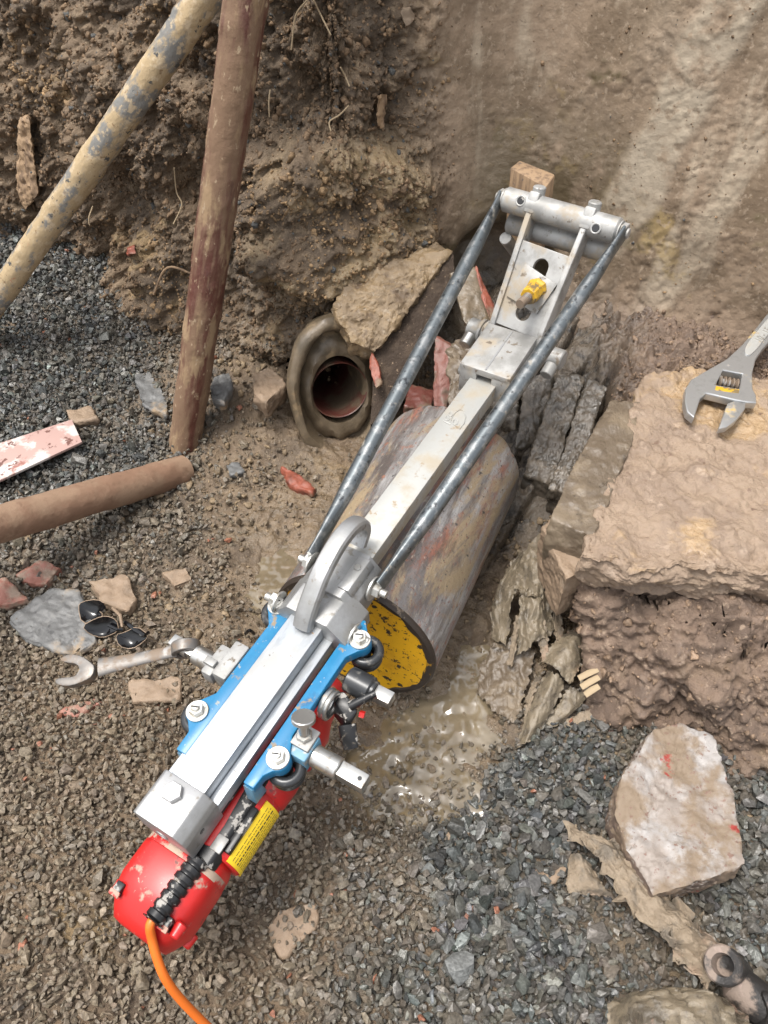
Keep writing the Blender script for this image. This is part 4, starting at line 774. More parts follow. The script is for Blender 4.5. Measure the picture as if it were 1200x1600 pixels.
g = G(SF); q = [(SLEN - .002 + .76 * (x * c_ - y * s_), .76 * (x * s_ + y * c_)) for x, y in ((-.0035, .006), (-.0012, .0056), (-.0012, -.0056), (-.0035, -.006))]; g.prism(q, -.0052, .0052, .0004); part(g, 'yellow_residue', 'yellowdirty', jw)
# adjustable wrench on the slab
WZ = .285
def wz(X, Y): p = U(1000 + X / 5.714, 440 + Y / 5.714, WZ); return p
wo = wz(660, 950); AF = Fr(wo, wz(1143, 420) - wo, (-.10, -.22, 1))
def wl(X, Y): return tuple(AF.pix(1000 + X / 5.714, 440 + Y / 5.714, 0)[:2])
aw = thing('adjustable_wrench', AF, 'chrome adjustable wrench with open jaws and a worm screw lying on the muddy slab', 'wrench')
outl = [(1560, -150), (1143, 290), (1000, 470), (900, 590), (760, 720), (600, 810), (440, 905), (392, 990), (385, 1100), (405, 1190), (470, 1245), (498, 1160), (525, 1075), (578, 1025), (660, 1045), (830, 1086), (940, 1106), (1025, 1110), (1022, 1040), (992, 985), (988, 850), (1020, 720), (1080, 630), (1143, 560), (1700, 90), (1690, -60)]
hole = [(728, 818), (900, 852), (872, 985), (662, 950)]
V_, F_ = curve_plate(AF, [[wl(*p) for p in outl]], [[wl(*p) for p in hole]], -.0075, .0075, .0025); part(G(AF).add(V_, F_), 'wrench_body', 'wrench', aw)
mj = [(735, 1210), (770, 1110), (830, 1088), (932, 1108), (925, 1160), (845, 1262), (765, 1322), (690, 1338)]
part(G(AF).prism([wl(*p) for p in mj], -.006, .006, .0015), 'sliding_jaw', 'wrench', aw)
part(G(AF).prism([wl(*p) for p in [(662, 962), (872, 992), (866, 1030), (655, 1000)]], -.0062, .0078, .0006), 'jaw_rack', 'yellowdirty', aw)
a, b = np.array(wl(700, 885)), np.array(wl(885, 920)); prf = []; Lw = np.linalg.norm(b - a)
for k in range(5): prf += [(.0062, Lw * k / 5), (.0102, Lw * (k + .3) / 5), (.0102, Lw * (k + .6) / 5), (.0062, Lw * (k + .9) / 5)]
part(G(AF).lathe((*a, -.001), (*(b - a), 0), prf, 22), 'worm_screw', 'oldsteel', aw)
ol = [wl(*p) for p in smoothpoly([(905, 650), (950, 560), (1143, 330), (1440, 30), (1530, 60), (1500, 130), (1143, 480), (1010, 660), (945, 700)], 2)]
g = G(AF); P3 = np.array([(x, y, .0078) for x, y in ol] + [(*ol[0], .0078)]); g.tube(P3, .0011, 8); part(g, 'raised_border', 'wrench', aw)
part(G(AF).prism(ol, .0068, .0078, .0001), 'handle_panel', 'bardull', aw)
V_, F_ = text_mesh('10 - 15', .0185, .0007); ta = np.array(wl(1035, 565)); tb = np.array(wl(1330, 230)); td = nrm(np.append(tb - ta, 0)); mid = ta + td[:2] * .026
TF = Fr(AF.w((mid[0], mid[1], .0081)), AF.R.T @ td, AF.R[2]); part(G(TF).add(V_, F_), 'stamped_size', 'zinc', aw)
# ================================================================== TUBES AND STRIP
def pole(name, p0, p1, r, mat, label, cat, wob=.0016, lump=.0, par=None):
    p0, p1 = np.array(p0), np.array(p1); L_ = np.linalg.norm(p1 - p0); F = Fr(p0, p1 - p0, (0, .3, 1) if abs((p1 - p0)[2]) < .8 * L_ else (1, 0, 0)); m = int(L_ / .006); n = 48
    x = np.linspace(0, L_, m); X, Tn = np.meshgrid(x, np.linspace(0, 2 * math.pi, n, endpoint=False), indexing='ij')
    q = np.stack([X.ravel(), np.cos(Tn.ravel()) * r, np.sin(Tn.ravel()) * r], 1)
    dr_ = wob * fbm(q * 18, 3, 7) + lump * np.maximum(0, fbm(q * 30, 4, 9) - .1) + wob * .5 * fbm(q * 120, 2, 4)
    R_ = r + dr_; V = np.stack([q[:, 0], np.cos(Tn.ravel()) * R_, np.sin(Tn.ravel()) * R_], 1).reshape(m, n, 3)
    # local z along the tube, so that streaks in its mud run lengthwise
    F2 = Fr(p0, F.R[1], F.R[0]); V2 = np.stack([V[..., 1], V[..., 2], V[..., 0]], -1)
    g = G(Fr((0, 0, 0), (1, 0, 0), (0, 0, 1))); g.loft([list(map(tuple, r_)) for r_ in V2])
    o = g.obj(name, mat, None, 50, label=label, cat=cat); mt = Matrix.Identity(4)
    for i, ax in enumerate((F.R[1], F.R[2], F.R[0])):
        for j in range(3): mt[j][i] = ax[j]
    for j in range(3): mt[j][3] = p0[j]
    o.matrix_world = mt; return o
rp0 = U(288, 702, .0); rp1 = D(386, -10, 1.13); rd = nrm(rp1 - rp0)
pole('upright_tube', rp0 - rd * .03, rp0 + rd * 1.35, .0325, 'redpole', 'dark red upright tube streaked with dry mud, standing on the gravel', 'tube', lump=.004)
t0 = D(-30, 505, 1.70); t1 = D(318, 0, 1.25); tdv = nrm(t1 - t0)
pole('slanting_tube', t0 - tdv * .35, t0 + tdv * 1.5, .0262, 'tanpole', 'pale tan and grey tube leaning diagonally across the left corner of the trench', 'tube', lump=.005)
f0 = D(287, 735, 1.575); f1 = D(-10, 822, 1.27); fdv = nrm(f1 - f0)
pole('lying_tube', f0 - fdv * .0, f0 + fdv * .9, .0315, 'mudpole', 'brown mud-caked tube with one red patch running from the foot of the upright tube', 'tube', lump=.003)
sz = gh(-.75, 1.05) + .035
sp4 = [U(x, y, sz)[:2] for x, y in ((112, 655), (128, 690), (-60, 778), (-160, 770), (-130, 745), (0, 692))]
g = G(); g.prism(sp4, sz - .006, sz, .001); g.top('metal_strip', 'pinkstrip', label='flat strip with chipped pink and white paint lying on dark gravel at the left edge', cat='metal strip')
# ================================================================== STONES AND CONCRETE
def stone(name, px, z0, th, mat, label, cat, seed=0, res=.007, amp=.003, freq=45, shrink=.8, tilt=(0, 0), group=None, chip=0.):
    P = [U(x, y, z0 + th) for x, y in px]; c = np.mean(P, 0); pts = []
    for p in P:
        dz = (p - c)[:2] @ np.array(tilt); pts.append((p[0], p[1], z0 + th + dz)); pts.append((c[0] + (p[0] - c[0]) * shrink, c[1] + (p[1] - c[1]) * shrink, z0 - .015))
        pts.append((c[0] + (p[0] - c[0]) * 1.04, c[1] + (p[1] - c[1]) * 1.04, z0 + th * .55 + dz))
    V, Fs = rock(pts, res, amp, freq, seed, chip); g = G(); g.add(V, Fs); return g.top(name, mat, ang=60, label=label, cat=cat, group=group)
def zat(px): p = U(*np.mean(px, 0), 0); return gh(p[0], p[1])
for i, (nm, px, th, mat, lb) in enumerate([
    ('flat_stone', [(211, 586), (233, 581), (262, 627), (259, 648), (222, 630)], .012, 'greystone', 'flat pale grey stone lying on gravel left of the upright tube'),
    ('stone', [(395, 580), (424, 574), (447, 599), (415, 629), (397, 616)], .03, 'tanstone', 'angular brown stone right of the upright tube, near the clay socket'),
    ('stone', [(332, 590), (358, 582), (362, 600), (350, 626), (330, 622)], .02, 'greystone', 'rounded grey stone tucked beside the right side of the upright tube'),
    ('slate_slab', [(12, 967), (78, 921), (122, 922), (150, 1003), (112, 1024), (35, 996)], .02, 'greystone', 'largest dark grey slate slab with smeared mud beside the broken sunglasses'),
    ('slate_piece', [(72, 990), (112, 985), (115, 1018), (98, 1024), (74, 1004)], .014, 'greystone', 'small dark slate piece wedged at the lower edge of the big slate slab'),
    ('brick_fragment', [(-20, 905), (8, 902), (42, 936), (10, 944), (-25, 942)], .022, 'redstone', 'pinkish brick fragment at the left edge above the grey slate slab'),
    ('brick_fragment', [(24, 898), (62, 876), (93, 886), (72, 912), (44, 912)], .022, 'redstone', 'reddish brick fragment lying just above the grey slate slab'),
    ('stone', [(138, 908), (196, 898), (212, 934), (200, 955), (158, 940)], .028, 'tanstone', 'knobbly tan stone right behind the broken sunglasses'),
    ('buried_brick', [(202, 1066), (282, 1058), (281, 1092), (206, 1097)], .014, 'tanstone', 'mud-coated rectangular brick half buried left of the blue arm'),
    ('flat_stone', [(92, 1112), (150, 1090), (158, 1097), (118, 1120)], .008, 'redstone', 'thin pinkish flat stone on the brown gravel below the spanner jaw'),
    ('flat_stone', [(414, 1452), (440, 1425), (492, 1410), (497, 1445), (442, 1496)], .010, 'tanstone', 'mud-coated flat stone pressed into gravel right of the red motor'),
    ('stone', [(103, 640), (142, 634), (151, 654), (114, 661)], .016, 'tanstone', 'small tan stone at the upper end of the pinkish metal strip'),
    ('stone', [(98, 698), (118, 692), (130, 714), (112, 724)], .012, 'greystone', 'small grey stone under the end of the pinkish metal strip'),
    ('stone', [(715, 1410), (745, 1415), (735, 1440), (716, 1452)], .010, 'redstone', 'orange-tan pointed stone in the dark gravel at the bottom middle'),
    ('stone', [(832, 1364), (862, 1352), (886, 1356), (868, 1378), (838, 1380)], .012, 'tanstone', 'flat muddy stone on dark gravel left of the torn felt strip'),
    ('red_shard', [(440, 728), (462, 738), (494, 762), (488, 770), (452, 756)], .022, 'terra', 'bright red clay shard in the mud below the clay socket'),
    ('stone', [(255, 895), (290, 886), (300, 905), (272, 916)], .020, 'tanstone', 'knobbly muddy stone left of the puddle beside the big pipe'),
    ('stone', [(640, 545), (655, 540), (665, 556), (648, 562)], .02, 'greystone', 'small grey stone in the dark hollow behind the side rod'),
    ('stone', [(352, 726), (372, 722), (381, 736), (360, 742)], .012, 'greystone', 'small blue-grey stone in the mud right of the lying tube end'),
    ('stone', [(695, 1290), (720, 1282), (735, 1300), (715, 1325), (698, 1315)], .012, 'tanstone', 'tan stone in the wet gravel below the yellow pipe end')]):
    stone(nm, px, zat(px) - .003, th, mat, lb, 'brick' if 'brick' in nm else 'clay shard' if 'shard' in nm else 'stone', seed=i * 7, chip=.002)
# big broken concrete chunk, right
ch = [(1022, 1137), (1060, 1128), (1112, 1152), (1150, 1260), (1164, 1350), (1020, 1400), (985, 1330), (962, 1270), (968, 1225)]
z0 = .0; th = .075; P = [U(x, y, th) for x, y in ch]; c = np.mean(P, 0); pts = []
for k, p in enumerate(P): pts += [tuple(p), (c[0] + (p[0] - c[0]) * (1.0 if k in (4, 5) else 1.06), c[1] + (p[1] - c[1]) * 1.02, .035), (c[0] + (p[0] - c[0]) * .9, c[1] + (p[1] - c[1]) * .92, -.02)]
V, Fs = rock(pts, .006, .0035, 40, 77, .0015); V[:, 2] -= .30 * np.maximum(0, (c[0] - .055) - V[:, 0]) * (V[:, 2] > .03)
ck = G().add(V, Fs).top('concrete_chunk', 'chunk', ang=50, label='big broken pale concrete chunk with a red smear lying on gravel at the right', cat='concrete chunk')
ck.data.materials.append(M['chunkside'])
for p in ck.data.polygons:
    if p.normal.z < .45: p.material_index = 1
# muddy concrete slab on the mound
sl_ = [(1003, 592), (1080, 580), (1300, 600), (1420, 900), (1290, 905), (1180, 898), (1080, 888), (960, 884), (908, 874), (930, 810), (962, 735)]
P = [U(x, y, .262) for x, y in sl_]; c = np.mean(P, 0); pts = []
for p in P: pts += [tuple(p), (c[0] + (p[0] - c[0]) * 1.01, c[1] + (p[1] - c[1]) * 1.012, .235), (c[0] + (p[0] - c[0]) * .95, c[1] + (p[1] - c[1]) * .94, .195)]
V, Fs = rock(pts, .0060, .0045, 28, 21, .001); top = sm(.24, .255, V[:, 2])
V[:, 2] += top * (.007 * fbm(V * np.array([9, 9, 1]), 4, 5, .6) + .014 * np.maximum(0, clod(V * np.array([20, 20, 5]), 8) - .55) * sm(.0, .15, fbm(V * 5, 2, 6)) + .008 * (clod(V * 55, 9) - .5) * sm(.0, .12, fbm(V * 7, 2, 16)) + .003 * fbm(V * 70, 3, 17))
fr_e = sm(.735, .69, V[:, 1]); V[:, 1] += fr_e * .016 * fbm(V * np.array([16, 6, 30]), 4, 27, .6); V[:, 2] -= fr_e * .012 * np.maximum(0, fbm(V * np.array([11, 11, 1]), 3, 28) + .1)
G().add(V, Fs).top('concrete_slab', 'slab', ang=60, label='broad concrete slab smeared with pinkish mud under the adjustable wrench', cat='concrete slab')
# crumbling lump under the slab front, long stone and edge stones
stone('long_stone', [(955, 625), (1000, 628), (988, 690), (935, 822), (925, 838), (862, 812), (880, 760)], .175, .09, 'wetmud', 'long mud-covered kerb stone along the left edge of the slab', 'stone', 31, .006, .0028, 34, .97, chip=.0012)
stone('edge_stone', [(848, 822), (862, 806), (926, 838), (945, 868), (905, 895), (885, 905)], .13, .085, 'tanstone', 'short pale muddy stone below the end of the long kerb stone', 'stone', 33, .006, .003, 40, .95)
# solid clay mass that carries the slab
P = [U(905, 882, .205), U(1200, 903, .205), U(1420, 905, .205), U(1300, 640, .20), U(1010, 640, .20), U(918, 980, .125), U(1060, 1015, .14), U(1200, 1040, .14), U(1420, 1060, .14), U(946, 1130, -.02), U(1080, 1160, -.02), U(1200, 1222, -.02), U(1430, 1300, -.02), U(960, 800, -.02), U(1300, 700, -.02)]
bm = bmesh.new(); [bm.verts.new(p) for p in P]; bmesh.ops.convex_hull(bm, input=bm.verts[:]); bmesh.ops.delete(bm, geom=[v for v in bm.verts if not v.link_faces], context='VERTS')
for _ in range(10):
    es = [e for e in bm.edges if e.calc_length() > .0055]
    if not es: break
    bmesh.ops.subdivide_edges(bm, edges=es, cuts=1); bmesh.ops.triangulate(bm, faces=[f for f in bm.faces if len(f.verts) > 3])
for _ in range(6): bmesh.ops.smooth_vert(bm, verts=bm.verts[:], factor=.5, use_axis_x=True, use_axis_y=True, use_axis_z=True)
bm.normal_update(); V = np.array([v.co for v in bm.verts]); Nn = np.array([v.normal for v in bm.verts]); bm.verts.index_update(); Fs = [[v.index for v in f.verts] for f in bm.faces]; bm.free()
tp = 1 - .8 * sm(.185, .2, V[:, 2]); dsp = tp * (.040 * fbm(V * 9, 4, 301, .6) + .026 * (clod(V * 14, 302) - .6) + .014 * (clod(V * 36, 303) - .5) + .011 * (clod(V * 80, 304) - .5) + .005 * fbm(V * 130, 2, 305))
cv_ = U(1012, 918, .16); dsp -= .05 * np.exp(-((V - cv_) ** 2 / np.array([.05, .05, .028]) ** 2).sum(1)); V = V + Nn * dsp[:, None]
me = npmesh('clay_mound', V, np.array(Fs)); one = np.ones(len(V))
for nm_, v_ in (('pink', one), ('clay', one * 0), ('grey', one * 0), ('dark', one * 0), ('wet', .55 * sm(.0, .25, fbm(V * 8, 3, 306)))): fattr(me, nm_, v_)
tag(link('clay_mound', me, 'soil'), kind='structure')
pick = RNG.choice(len(V), 5200, replace=False); Q = V[pick]; qs = np.minimum(.0019 * np.exp(RNG.exponential(.42, len(Q))), .009); qc = np.array([.24, .165, .11]) * KA * np.exp(RNG.normal(0, .16, len(Q)))[:, None]
scatter('mound_crumbs', stone_protos(10, 20, True, 19), Q, qs, np.concatenate([qc, np.full((len(Q), 1), .6)], 1), 'gravel', True)
# wet slats of clay stepping down beside the pipe
for k, (a, b, c, d, za, zb) in enumerate((((770, 596), (812, 590), (806, 672), (768, 662), .19, .125), ((820, 588), (864, 584), (850, 690), (806, 700), .20, .115), ((872, 584), (914, 588), (862, 758), (818, 742), .205, .105), ((920, 592), (950, 604), (886, 772), (858, 764), .215, .12))):
    T4 = [U(*a, za), U(*b, za), U(*c, zb), U(*d, zb)]; pts = [tuple(p) for p in T4] + [tuple(p + np.array((.004, 0, -.09))) for p in T4]
    V, Fs = rock(pts, .006, .0036, 34, 61 + k, .003); G().add(V, Fs).top('clay_ridge', 'slatmud', ang=55, label=('shortest wet clay ridge, tucked under the right side rod above the pipe', 'second wet clay ridge from the pipe, stepping down beside its far rim', 'third wet clay ridge from the pipe, long and dark', 'narrow wet clay ridge against the long kerb stone')[k], cat='clay ridge', group='wet clay slats beside the pipe')
# tan clay block above the socket, joined to the dark slab
P = [D(x, y, d) for x, y, d in ((594, 456, 1.492), (706, 394, 1.495), (668, 372, 1.55), (560, 415, 1.50), (520, 478, 1.475), (548, 535, 1.465), (585, 552, 1.47))]; dv = nrm(np.mean(P, 0) - C0)
V, Fs = rock([tuple(p) for p in P] + [tuple(p + dv * .07 + np.array((0, 0, -.03))) for p in P], .007, .0055, 34, 91, .004); G().add(V, Fs).top('clay_block', 'tanclay', ang=55, label='broad tan clay block jutting from the bank just above the clay socket', cat='clay block')
# timber block behind the clamp
wa, wb, wc, wd = D(797, 262, 1.39), D(812, 250, 1.41), D(868, 272, 1.375), D(853, 293, 1.355); dn = nrm((.03, -.05, -1.)) * .13; g = G()
g.hull([tuple(q + d) for q in (wa, wb, wc, wd) for d in (np.zeros(3), dn)], .003); g.top('timber_block', 'wood', label='weathered timber post end standing behind the cross tube of the clamp', cat='timber')
# ================================================================== CLAY SOCKET AND SHARDS IN THE HOLE
prof = [(.062, -.15), (.060, -.02), (.0615, -.004), (.066, .001), (.072, -.002), (.078, -.010), (.083, -.018), (.087, -.012), (.090, .012), (.095, .022), (.102, .024), (.110, .018), (.112, .004), (.108, -.02), (.09, -.06)]
F = Fr(SOCKET_C, SOCKET_AX, (0, 0, 1)); g = G(F); n = 56; rings = []
for r, h in prof:
    th = np.linspace(0, 2 * math.pi, n, endpoint=False); q = np.stack([np.cos(th) * 3 + h * 20, np.sin(th) * 3, th * 0 + r * 30], 1); j = .006 * fbm(q, 4, 3) * (r > .064); r = r if r < .064 else .064 + (r - .064) * 1.12
    e = 1.42 if r > .064 else 1.22
    rings.append([(h + j[k], (r + j[k]) * .92 * math.cos(th[k]), (r + j[k]) * e * math.sin(th[k])) for k in range(n)])
V = [p for r in rings for p in r]; Fs = [[i * n + k, i * n + (k + 1) % n, (i + 1) * n + (k + 1) % n, (i + 1) * n + k] for i in range(len(prof) - 1) for k in range(n)]
so = G(F).add(V, Fs).top('clay_socket', 'socket', base=F.w((0, 0, -.12)), ang=50, label='round mud-washed clay pipe socket with a dark opening set in the trench wall', cat='pipe socket')
bpy.context.view_layer.update()
g = G(F); g.lathe((-.155, 0, 0), (1, 0, 0), [(0, -.25), (.0585, -.249), (.0582, .152), (.0597, .1535)], 48, cap=False); part(g, 'bore', 'redmud', so)  # clay colour darkened here to add shade inside the opening
def shard(px, z0, th, mat, name, label, cat, seed, depth=None, **k):
    P = [D(x, y, d) for x, y, d in px]; nv = nrm(np.cross(P[1] - P[0], P[-1] - P[0])); pts = [tuple(p) for p in P] + [tuple(p + nv * th) for p in P]
    V, Fs = rock(pts, .008, k.get('amp', .0022), 40, seed); return G().add(V, Fs).top(name, mat, ang=50, label=label, cat=cat)
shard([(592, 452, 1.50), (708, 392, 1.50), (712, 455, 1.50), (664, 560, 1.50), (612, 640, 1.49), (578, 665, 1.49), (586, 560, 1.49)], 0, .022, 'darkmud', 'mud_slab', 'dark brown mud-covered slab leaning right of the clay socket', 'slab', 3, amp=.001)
shard([(742, 415, 1.42), (772, 486, 1.40), (764, 520, 1.38), (726, 505, 1.38), (702, 425, 1.42)], 0, .010, 'socket', 'pipe_shard', 'tall muddy pipe shard with an orange broken edge behind the left side rod', 'pipe shard', 5)
shard([(744, 414, 1.418), (774, 486, 1.398), (768, 508, 1.385), (762, 492, 1.39), (738, 418, 1.42)], 0, .012, 'terra', 'orange_edge_shard', 'thin bright orange clay edge on the right of the tall pipe shard', 'clay shard', 8)
shard([(680, 525, 1.44), (706, 540, 1.43), (712, 610, 1.42), (690, 648, 1.41), (676, 645, 1.42), (700, 570, 1.45)], 0, .012, 'redshard', 'red_pipe_shard', 'curved red clay shard on the right side of the dark hollow', 'clay shard', 9)
shard([(640, 600, 1.50), (680, 610, 1.50), (672, 640, 1.46), (632, 636, 1.46)], 0, .02, 'redmud', 'sunken_shard', 'dull red clay piece lying low inside the dark hollow', 'clay shard', 12)
shard([(580, 548, 1.475), (592, 575, 1.465), (596, 600, 1.46), (588, 606, 1.46), (578, 575, 1.47)], 0, .008, 'terra', 'socket_shard', 'bright red sliver of clay at the right rim of the socket', 'clay shard', 14)
shard([(700, 545, 1.39), (726, 520, 1.39), (738, 548, 1.37), (722, 640, 1.33), (700, 640, 1.35)], 0, .03, 'wetmud', 'mud_post', 'narrow mud-covered upright piece left of the hinge block', 'stone', 15, amp=.005)
# ================================================================== SHEETS, FELT, SUNGLASSES, FITTING, ROOTS
def sheet(name, rows, mat, label, cat, thick=.0016, fold=.010, freq=22, seed=0, res=26, edge=.006, group=None):
    R_ = [[np.array(U(x, y, z)) for x, y, z in r] for r in rows]; m = len(R_); n = len(R_[0])
    cols = [catmull(r, max(2, res // (n - 1))) for r in R_]; k = len(cols[0]); full = np.stack([catmull([cols[i][j] for i in range(m)], max(2, res // (m - 1))) for j in range(k)], 1)
    a, b = full.shape[:2]; V = full.reshape(-1, 3); V = V + np.stack([fbm(V * freq * .8, 3, seed + 1) * fold * .5, fbm(V * freq * .8, 3, seed + 2) * fold * .5, np.abs(fbm(V * freq, 3, seed)) * fold * 1.6 + fold * .9 * (.5 - np.abs(fbm(V * np.array([2.2, .9, 1]) * freq, 3, seed + 7, .6)))], 1)
    ii, jj = np.meshgrid(np.arange(a), np.arange(b), indexing='ij'); bd = ((ii == 0) | (ii == a - 1) | (jj == 0) | (jj == b - 1)).ravel()
    V[bd] += (np.stack([vnoise(V[bd] * (160 if edge < .02 else 85), s_) for s_ in (seed, seed + 3, seed + 4)], 1)) * edge
    i = np.arange((a - 1) * (b - 1)); r = i // (b - 1); c = i % (b - 1); q = r * b + c; Fs = np.stack([q, q + 1, q + b + 1, q + b], 1)
    bm = bmesh.new(); vs = [bm.verts.new(p) for p in V]; [bm.faces.new([vs[t] for t in f]) for f in Fs]
    bm.normal_update(); Nv = np.array([v.normal for v in bm.verts]); bm.free(); Nv *= np.sign(Nv[:, 2:3] + 1e-9); nv = len(V); V2 = np.concatenate([V, V - Nv * thick]); Fl = [list(f) for f in Fs] + [[t + nv for t in f[::-1]] for f in Fs]
    rim_ = list(range(b)) + [k_ * b + b - 1 for k_ in range(1, a)] + list(range(a * b - 2, (a - 1) * b - 1, -1)) + [k_ * b for k_ in range(a - 2, 0, -1)]
    Fl += [[rim_[k_], rim_[(k_ + 1) % len(rim_)], rim_[(k_ + 1) % len(rim_)] + nv, rim_[k_] + nv] for k_ in range(len(rim_))]
    return G().add(V2, Fl).top(name, mat, ang=60, label=label, cat=cat, group=group)
sheet('torn_felt', [[(886, 1298, .03), (935, 1345, .055), (985, 1420, .045), (1040, 1475, .06), (1105, 1545, .05)], [(893, 1296, .045), (950, 1325, .05), (1010, 1395, .06), (1070, 1460, .075), (1130, 1520, .06)], [(905, 1300, .03), (985, 1335, .03), (1035, 1400, .04), (1085, 1448, .05), (1150, 1500, .04)]], 'felt', 'long torn strip of muddy felt running from the gravel down to the rusty fitting', 'felt strip', fold=.010, seed=3, edge=.034, thick=.002, res=60, freq=34)
sheet('torn_felt', [[(888, 1335, .012), (885, 1375, .012), (890, 1395, .010)], [(905, 1335, .03), (915, 1378, .025), (925, 1400, .012)], [(920, 1350, .02), (945, 1388, .02), (965, 1408, .01)]], 'felt', 'small pale felt flap tucked under the upper end of the long felt strip', 'felt strip', fold=.006, seed=9, edge=.006)
sheet('crumpled_sheet', [[(955, 1640, .04), (945, 1585, .03), (965, 1555, .025)], [(1010, 1640, .09), (1005, 1570, .09), (1020, 1545, .05)], [(1080, 1640, .08), (1085, 1575, .085), (1075, 1552, .05)], [(1170, 1660, .05), (1165, 1600, .05), (1140, 1560, .035)]], 'fabric', 'crumpled muddy sheeting at the bottom edge below the rusty fitting', 'plastic sheet', fold=.022, seed=12, res=32)
for k, (rows, mt_, lb, fo) in enumerate((
    ([[(768, 1000, .02), (775, 930, .05), (812, 862, .10)], [(792, 1012, .03), (800, 935, .075), (828, 868, .12)]], 'fabric', 'dark torn strip lying closest along the right side of the big pipe', .010),
    ([[(800, 930, .07), (815, 880, .11), (838, 838, .14)], [(828, 940, .09), (845, 888, .125), (862, 850, .15)], [(856, 945, .07), (868, 900, .11), (878, 868, .13)]], 'fabric', 'dark bunched sheeting just below the end of the long kerb stone', .016),
    ([[(805, 1030, .03), (806, 985, .055), (812, 930, .085)], [(835, 1005, .06), (832, 965, .08), (838, 915, .105)], [(868, 990, .05), (860, 945, .07), (862, 905, .09)]], 'fabric', 'pale creased sheet hanging below the bunched dark sheeting', .010),
    ([[(848, 1035, .045), (838, 990, .06), (830, 945, .08)], [(862, 1030, .05), (852, 985, .065), (846, 935, .085)]], 'felt', 'narrow twisted ribbon between the pale creased sheet and the leaf-shaped scrap', .006),
    ([[(848, 1035, .05), (865, 1005, .06), (905, 975, .06)], [(866, 1045, .068), (890, 1010, .078), (915, 985, .068)], [(890, 1072, .045), (905, 1045, .055), (918, 1015, .045)]], 'fabric', 'leaf-shaped pale sheet scrap lying over dark stones below the slab corner', .004),
    ([[(806, 1170, .0), (832, 1092, .028), (856, 1050, .042)], [(820, 1165, .015), (848, 1098, .042), (866, 1056, .055)], [(836, 1150, .004), (866, 1105, .03), (882, 1066, .042)]], 'fabric', 'narrow rolled strip pointing down to the wet gravel', .005),
    ([[(818, 1130, .01), (825, 1085, .03), (838, 1056, .036)], [(826, 1128, .018), (833, 1086, .036), (845, 1058, .04)]], 'felt', 'thin frayed ribbon along the left of the rolled strip', .004),
    ([[(838, 1132, .006), (868, 1105, .022), (890, 1072, .034)], [(868, 1134, .010), (892, 1110, .026), (905, 1082, .03)], [(900, 1112, .006), (910, 1100, .018), (918, 1090, .022)]], 'fabric', 'flat green-brown scrap between the rolled strip and the mound', .004),
    ([[(878, 1134, .004), (900, 1118, .014), (928, 1108, .02)], [(886, 1142, .004), (908, 1130, .012), (930, 1122, .014)]], 'felt', 'small pale scrap at the foot of the mound beside the flat green-brown scrap', .003),
    ([[(792, 1040, .03), (800, 1000, .05), (806, 962, .065)], [(800, 1042, .036), (807, 1000, .055), (812, 964, .068)]], 'felt', 'pale thin ribbon nearest the right side of the pipe face', .003),
    ([[(872, 1010, .06), (866, 968, .08), (870, 925, .10)], [(882, 1004, .055), (876, 964, .075), (880, 928, .095)]], 'felt', 'thin pale ribbon running up beside the mound corner', .003),
    ([[(905, 1062, .03), (915, 1045, .045), (932, 1040, .05)], [(915, 1085, .03), (926, 1066, .042), (940, 1052, .05)]], 'fabric', 'small dark curled scrap against the mound below the slab corner', .004),
    ([[(745, 1085, -.004), (752, 1040, .004), (776, 1000, .014)], [(772, 1112, .000), (785, 1050, .012), (806, 1000, .026)], [(806, 1135, -.002), (822, 1075, .012), (838, 1020, .028)]], 'wetmud', 'broad flat sheet coated in wet mud right of the yellow pipe end', .007))):
    sheet('crumpled_sheet', rows, mt_, lb, 'plastic sheet', thick=.0010, fold=fo, freq=30, seed=15 + 3 * k, res=44, edge=.007)
sheet('crumpled_sheet', [[(842, 825, .13), (870, 880, .10), (905, 960, .06), (925, 1010, .03)], [(860, 828, .15), (895, 900, .12), (922, 970, .07), (945, 1030, .03)]], 'fabric', 'long smooth muddy strip hanging down the corner of the mound', 'plastic sheet', fold=.005, seed=30)
# snapped reed ends by the mound
for k, (a, b) in enumerate((((904, 1060), (934, 1046)), ((908, 1074), (936, 1058)), ((914, 1086), (936, 1072)))):
    z = .075; g = G(); g.tube([U(*a, z), (U(*a, z) + U(*b, z + .01)) / 2 + np.array((0, 0, .002)), U(*b, z + .01)], [.0032, .0036, .003], 10, flat=[.5, .5, .5]); g.top('wood_splinter', 'root', label=('pale wood splinter poking out of the mound, uppermost of three', 'pale wood splinter poking out of the mound, middle of three', 'pale wood splinter poking out of the mound, lowest of three')[k], cat='splinter', group='splinters by the mound')
